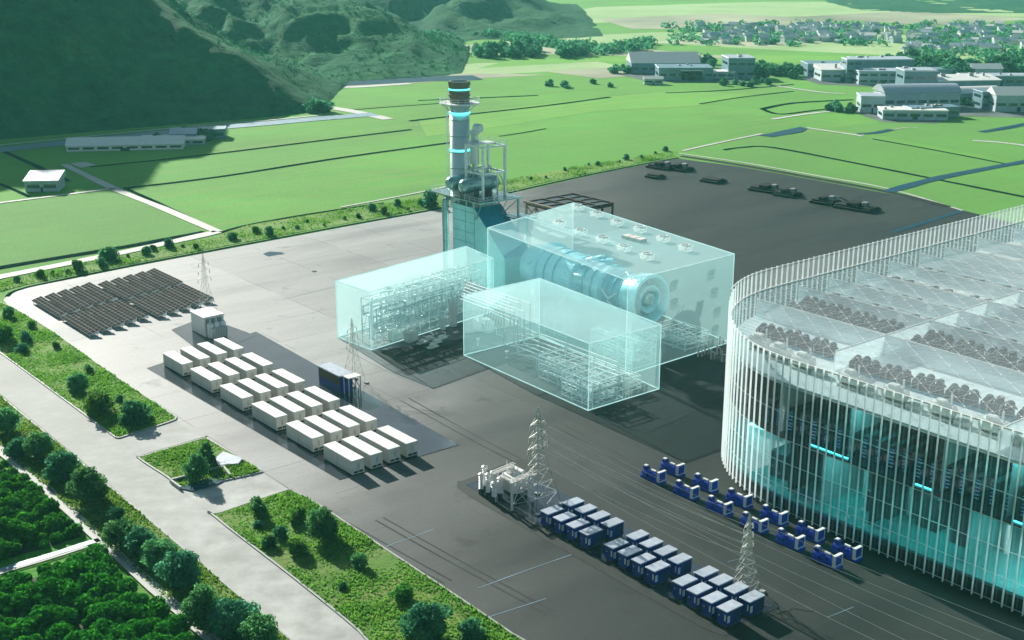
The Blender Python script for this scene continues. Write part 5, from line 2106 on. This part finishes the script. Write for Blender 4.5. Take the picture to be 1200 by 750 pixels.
# ------------------------------------------------------------------ buildings in the fields
def building(px, py, w, d, h, rz, label, roof='flat', mw='house', mr='roofgrey', cat='building', bands=1, name='industrial_building'):
    P = g(px, py, .1)
    r = thing(name, label, cat, P, rz)
    mb = MB()
    mb.box(0, w, 0, d, 0, h)
    mb.build('wall', M[mw], r)
    if roof == 'flat':
        MB().bevbox(-.4, w + .4, -.4, d + .4, h + .004, h + .7, .2).build('roof', M[mr], r)
    elif roof == 'vault':
        mb = MB()
        n_ = 12
        pr = [(-1 + (d + 2) * i / n_, h + .01 + d * .22 * math.sin(math.pi * i / n_)) for i in range(n_ + 1)]
        mb.add([(-.6, y, z) for y, z in pr] + [(w + .6, y, z) for y, z in pr], [tuple(range(n_, -1, -1)), tuple(range(n_ + 1, 2 * n_ + 2))] + [(i, i + 1, i + 2 + n_, i + 1 + n_) for i in range(n_)])
        mb.build('roof', M[mr], r)
    elif roof == 'gable':
        mb = MB()
        mb.add([(-.5, -.6, h + .01), (w + .5, -.6, h + .01), (w + .5, d + .6, h + .01), (-.5, d + .6, h + .01), (-.5, d / 2, h + d * .25), (w + .5, d / 2, h + d * .25)],
               [(0, 1, 5, 4), (2, 3, 4, 5), (0, 4, 3), (1, 2, 5), (0, 3, 2, 1)])
        mb.build('roof', M[mr], r)
    elif roof == 'mono':
        mb = MB()
        mb.add([(-.5, -.8, h + .01), (w + .5, -.8, h + .01), (w + .5, d + .6, h + .01), (-.5, d + .6, h + .01), (-.5, -.8, h + .5), (w + .5, -.8, h + .5), (w + .5, d + .6, h + 2.4), (-.5, d + .6, h + 2.4)],
               [(0, 3, 2, 1), (4, 5, 6, 7), (0, 1, 5, 4), (1, 2, 6, 5), (2, 3, 7, 6), (3, 0, 4, 7)])
        mb.build('roof', M[mr], r)
    for k in range(bands):
        z0 = h * (k + .35) / bands
        z1_ = z0 + min(1.6, h / bands * .35)
        n_ = max(2, int(w / 6))
        for i in range(n_):
            x0 = w * (i + .12) / n_
            MB().box(x0, x0 + w / n_ * .76, -.08, -.004, z0, z1_).build('window', M['winglass'], r)
        MB().box(-.08, -.004, d * .15, d * .85, z0, z1_).build('window', M['winglass'], r)
    if roof in ('flat', 'mono') and w > 13 and h > 4:
        for i in range(2 + int(w / 14)):
            x0, y0 = random.uniform(1, w - 4), random.uniform(1.5, d - 4)
            MB().bevbox(x0, x0 + random.uniform(1.2, 2.8), y0, y0 + random.uniform(1.2, 2.4), h + .71, h + (1.6 if roof == 'flat' else 3.6), .1).build('roof_vent', M['grey'], r)
    MB().box(w * .46, w * .54, -.1, -.005, 0, min(2.6, h * .45)).build('door', M['dark'], r)
    return r


building(1008, 132, 13, 16, 8.5, -.1, 'white cube-shaped hall at the near end of the field campus', 'flat', 'house', 'roofgrey', bands=1)
building(1034, 140, 34, 14, 4.5, -.08, 'low white glazed wing in front of the curved roof on the campus', 'flat', 'house', 'white', bands=1)
building(1036, 128, 44, 18, 9, .10, 'long building with bulging curved grey roof on the field campus', 'vault', 'house', 'roofgrey', bands=1)
building(1068, 139, 28, 10, 5, .2, 'dark grey block closing the curved roof building of the campus', 'flat', 'houseg', 'houseg', bands=1)
building(1058, 111, 20, 18, 14, .0, 'tall blue grey block behind the curved roof building', 'flat', 'houseg', 'roofgrey', bands=2)
building(1098, 111, 40, 16, 8, .12, 'grey hall beside the tall block with a light swept roof', 'mono', 'houseg', 'white', bands=1)
building(1116, 122, 30, 14, 6, .18, 'hall with white swept roof near the right campus gate', 'vault', 'houseg', 'white', bands=1)
building(1150, 128, 18, 14, 9, .05, 'dark campus block between the swept hall and the pale house', 'flat', 'houseg', 'houseg', bands=2)
building(1166, 131, 26, 16, 9, .0, 'pale gabled hall at the edge of the campus, nearest the canal', 'gable', 'house', 'white', bands=1)
building(1130, 101, 45, 16, 6, .0, 'long low teal grey hall behind the swept roofs', 'flat', 'houseg', 'roofgrey', bands=1)
building(1139, 93, 20, 12, 7, .0, 'small white house beside the dark trees behind the campus', 'gable', 'house', 'white', bands=1, cat='house', name='house')
building(962, 95, 28, 20, 7, .02, 'white low factory at the near end of the middle works', 'mono', 'house', 'white', bands=1)
building(946, 90, 40, 22, 8, .0, 'dark grey shed behind the white low factory', 'flat', 'houseg', 'houseg', bands=1)
building(991, 96, 10, 14, 14, .0, 'narrow grey tower at the middle of the works', 'flat', 'houseg', 'roofgrey', bands=3)
building(1006, 99, 32, 18, 8, .0, 'wide works hall beside the narrow grey tower', 'flat', 'house', 'roofgrey', bands=2)
building(1002, 90, 40, 20, 11, .05, 'grey works hall behind the narrow tower', 'flat', 'houseg', 'roofgrey', bands=1)
building(1078, 93, 24, 14, 6, .0, 'teal grey shed among trees between works and campus', 'flat', 'houseg', 'houseg', bands=1)
building(740, 86, 48, 26, 7, .05, 'large white roofed shed at the near end of the far depot', 'gable', 'houseg', 'white', bands=1)
building(772, 94, 36, 24, 7.5, .0, 'blue grey depot shed with white door bay', 'flat', 'houseg', 'houseg', bands=1)
building(798, 94, 14, 6, 6, .0, 'white loading annex in front of the blue grey depot shed', 'flat', 'house', 'white', bands=1)
building(830, 92, 18, 12, 4, .0, 'low white office between depot shed and depot tower', 'flat', 'house', 'white', bands=1)
building(853, 92, 18, 22, 13, .05, 'blocky grey depot tower nearest the hedge', 'flat', 'houseg', 'roofgrey', bands=2)
building(755, 99, 12, 6, 3.5, 0, 'tiny white hut in the field before the depot', 'gable', 'house', 'white', bands=1, cat='hut', name='hut')
building(30, 225, 12.5, 11, 4.0, .1, 'grey farm shed with pale roof in the shaded field below the hill', 'mono', 'house', 'roofgrey', bands=1, cat='barn', name='farm_shed')
building(78, 178, 52, 12, 2.6, .14, 'long white greenhouse at the foot of the dark hill', 'gable', 'white', 'white', bands=1, cat='greenhouse', name='greenhouse')
building(163, 171, 30, 14, 2.2, .14, 'second low pale greenhouse beside the long one below the hill', 'flat', 'house', 'white', bands=1, cat='greenhouse', name='greenhouse')
building(200, 167, 12, 9, 4, .14, 'small grey shed past the greenhouses at the hill foot', 'gable', 'houseg', 'roofgrey', bands=1, cat='shed', name='farm_shed')
building(232, 163, 13, 10, 4, .14, 'dark shed nearest the lit field at the hill foot', 'flat', 'houseg', 'houseg', bands=1, cat='shed', name='farm_shed')

for L in ([(728, 88), (760, 96), (840, 97), (890, 94), (880, 84), (800, 82), (735, 82)], [(938, 92), (960, 99), (1050, 103), (1085, 98), (1060, 88), (990, 85), (945, 87)],
          [(1000, 130), (1012, 136), (1034, 143), (1098, 145), (1120, 136), (1205, 138), (1240, 128), (1210, 104), (1130, 97), (1060, 103), (1050, 118)]):
    sheet('pavement', L, .12, mat('yard_asphalt', (.16, .19, .19), .85, 0, .3, .06, 0, .1))
# trees round those buildings
def far_tree(x, y, s, lb, grp, i):
    place(FART, i, g(x, y, 0), lb, grp, s, sz=s * .8)


k = 0
for (x0, x1, y0, y1, n_, s_, lb) in ((1030, 1105, 76, 84, 22, 1.5, 'dark trees in the belt behind the works'), (1110, 1148, 84, 92, 14, 1.7, 'dark trees behind the campus'), (1168, 1215, 82, 90, 14, 2.2, 'tall dark trees at the campus back corner'),
                                     (880, 935, 84, 92, 16, 1.2, 'trees between the depot and the works'), (800, 835, 74, 80, 6, 1.1, 'trees above the depot roofs'), (965, 1005, 128, 132, 10, .75, 'trees beside the white cube hall'),
                                     (845, 905, 96, 102, 10, .7, 'low trees in front of the depot tower'), (1050, 1085, 86, 96, 7, 1.1, 'trees between works and campus'), (520, 680, 60, 68, 26, 1.6, 'far trees along the pale fields'),
                                     (720, 740, 82, 88, 5, .9, 'trees at the open end of the depot'), (360, 385, 128, 138, 10, 1.0, 'trees at the tip of the dark hill'), (170, 250, 160, 166, 12, .8, 'trees between the sheds at the hill foot'),
                                     (1120, 1200, 112, 128, 8, .8, 'trees among the campus halls'), (640, 720, 98, 104, 5, .6, 'lone field trees before the far depot')):
    for i in range(n_):
        far_tree(random.uniform(x0, x1), random.uniform(y0, y1), s_ * random.uniform(.7, 1.2), 'one of the ' + lb, lb, k)
        k += 1

# far town
def far_house(i, m):
    r = thing('house', 'one of the tiny hazy houses of the far town', 'house', (0, 0, -400), 0, 'houses of the far town')
    MB().box(-5, 5, -4, 4, 0, 5).build('wall', M[m], r)
    MB().add([(-5.4, -4.5, 5.01), (5.4, -4.5, 5.01), (5.4, 4.5, 5.01), (-5.4, 4.5, 5.01), (-5.4, 0, 7.5), (5.4, 0, 7.5)], [(0, 1, 5, 4), (2, 3, 4, 5), (0, 4, 3), (1, 2, 5), (0, 3, 2, 1)]).build('roof', M['roofgrey'] if i else M['white'], r)
    return r


HS = [far_house(0, 'house'), far_house(1, 'white')]
hu = set()
for i in range(280):
    y = random.uniform(32, 62)
    x = random.uniform(800 + (62 - y) * 2, 1215)
    if y > 52 and x < 1060:
        y = random.uniform(33, 50)
    p = HS[i % 2]
    s_ = random.uniform(.45, .95)
    if p.name not in hu:
        hu.add(p.name)
        p.location = g(x, y, 0)
        p.scale = (s_,) * 3
    else:
        dup(p, g(x, y, 0), random.uniform(-.6, .6), None, s_)
rng = np.random.default_rng(77)
cs, rs = [], []
for i in range(430):
    y = rng.uniform(28, 72)
    x = rng.uniform(780, 1230)
    if y > 54 and x < 1060:
        continue
    q = g(x, y)
    cs.append((q.x, q.y, 2.0))
    rs.append(rng.uniform(3, 6.5))
for i in range(240):
    x = rng.uniform(430, 760)
    q = g(x, 50 + 10 * math.sin(x * .02) + rng.uniform(-4, 4))
    cs.append((q.x, q.y, 2.0))
    rs.append(rng.uniform(4, 8))
V = leaf_quads(17000, np.array(cs), np.array(rs), 1.8, rng, .7, .7)
tag(np_mesh('far_woodland', V, M['leafd'], 4), 'hazy belts of trees spread between the houses of the far town', 'woodland', None, 'stuff')

for o in [q for q in COL.objects if q.get('label') == 'x']:
    for c_ in list(o.children):
        bpy.data.objects.remove(c_)
    bpy.data.objects.remove(o)
# ------------------------------------------------------------------ air, light, camera
t = NT('haze_air')
pv = t.n('ShaderNodeVolumePrincipled')
pv.inputs['Color'].default_value = (.28, .93, .88, 1)
pv.inputs['Density'].default_value = .000095
pv.inputs['Anisotropy'].default_value = .05
t.l(pv.outputs[0], t.out.inputs['Volume'])
o = MB().box(-GX - 20, GX + 20, -170, 3330, -4, 300).build('haze', t.m)
tag(o, kind='stuff')
o.data.polygons.foreach_set('use_smooth', [False] * 6)

SUN = Vector((-.53, .848, 0)).normalized()
EL = math.radians(25)
w = bpy.data.worlds.new('World')
SC.world = w
w.use_nodes = True
nt = w.node_tree
sky = nt.nodes.new('ShaderNodeTexSky')
sky.sky_type = 'NISHITA'
sky.sun_disc = False
sky.sun_elevation = EL
sky.sun_rotation = math.atan2(SUN.x, SUN.y)
bg = nt.nodes['Background']
nt.links.new(sky.outputs[0], bg.inputs[0])
bg.inputs[1].default_value = .045
sl = bpy.data.lights.new('sun', 'SUN')
sl.energy = 5.0
sl.angle = math.radians(.5)
sl.color = (1.0, .95, .86)
so = bpy.data.objects.new('sun', sl)
COL.objects.link(so)
dv = Vector((SUN.x * math.cos(EL), SUN.y * math.cos(EL), math.sin(EL)))
so.rotation_euler = dv.to_track_quat('Z', 'Y').to_euler()
so.location = (-200, 200, 260)

cam = bpy.data.cameras.new('camera')
cam.sensor_width = 36
cam.lens = F / 1200 * 36
cam.clip_end = 8000
cam.clip_start = 1
co = bpy.data.objects.new('camera', cam)
COL.objects.link(co)
co.location = (0, 0, CH)
co.rotation_euler = (math.pi / 2 - PIT, 0, 0)
SC.camera = co
SC.view_settings.view_transform = 'Standard'
SC.view_settings.look = 'None'
SC.view_settings.gamma = 1
SC.view_settings.exposure = 1.0
SC.cycles.transparent_max_bounces = 32
SC.cycles.max_bounces = 8
SC.cycles.diffuse_bounces = 3
SC.cycles.glossy_bounces = 3
SC.cycles.volume_bounces = 1
SC.cycles.use_denoising = True
SC.cycles.sample_clamp_indirect = 4
SC.cycles.caustics_reflective = False
SC.cycles.caustics_refractive = False
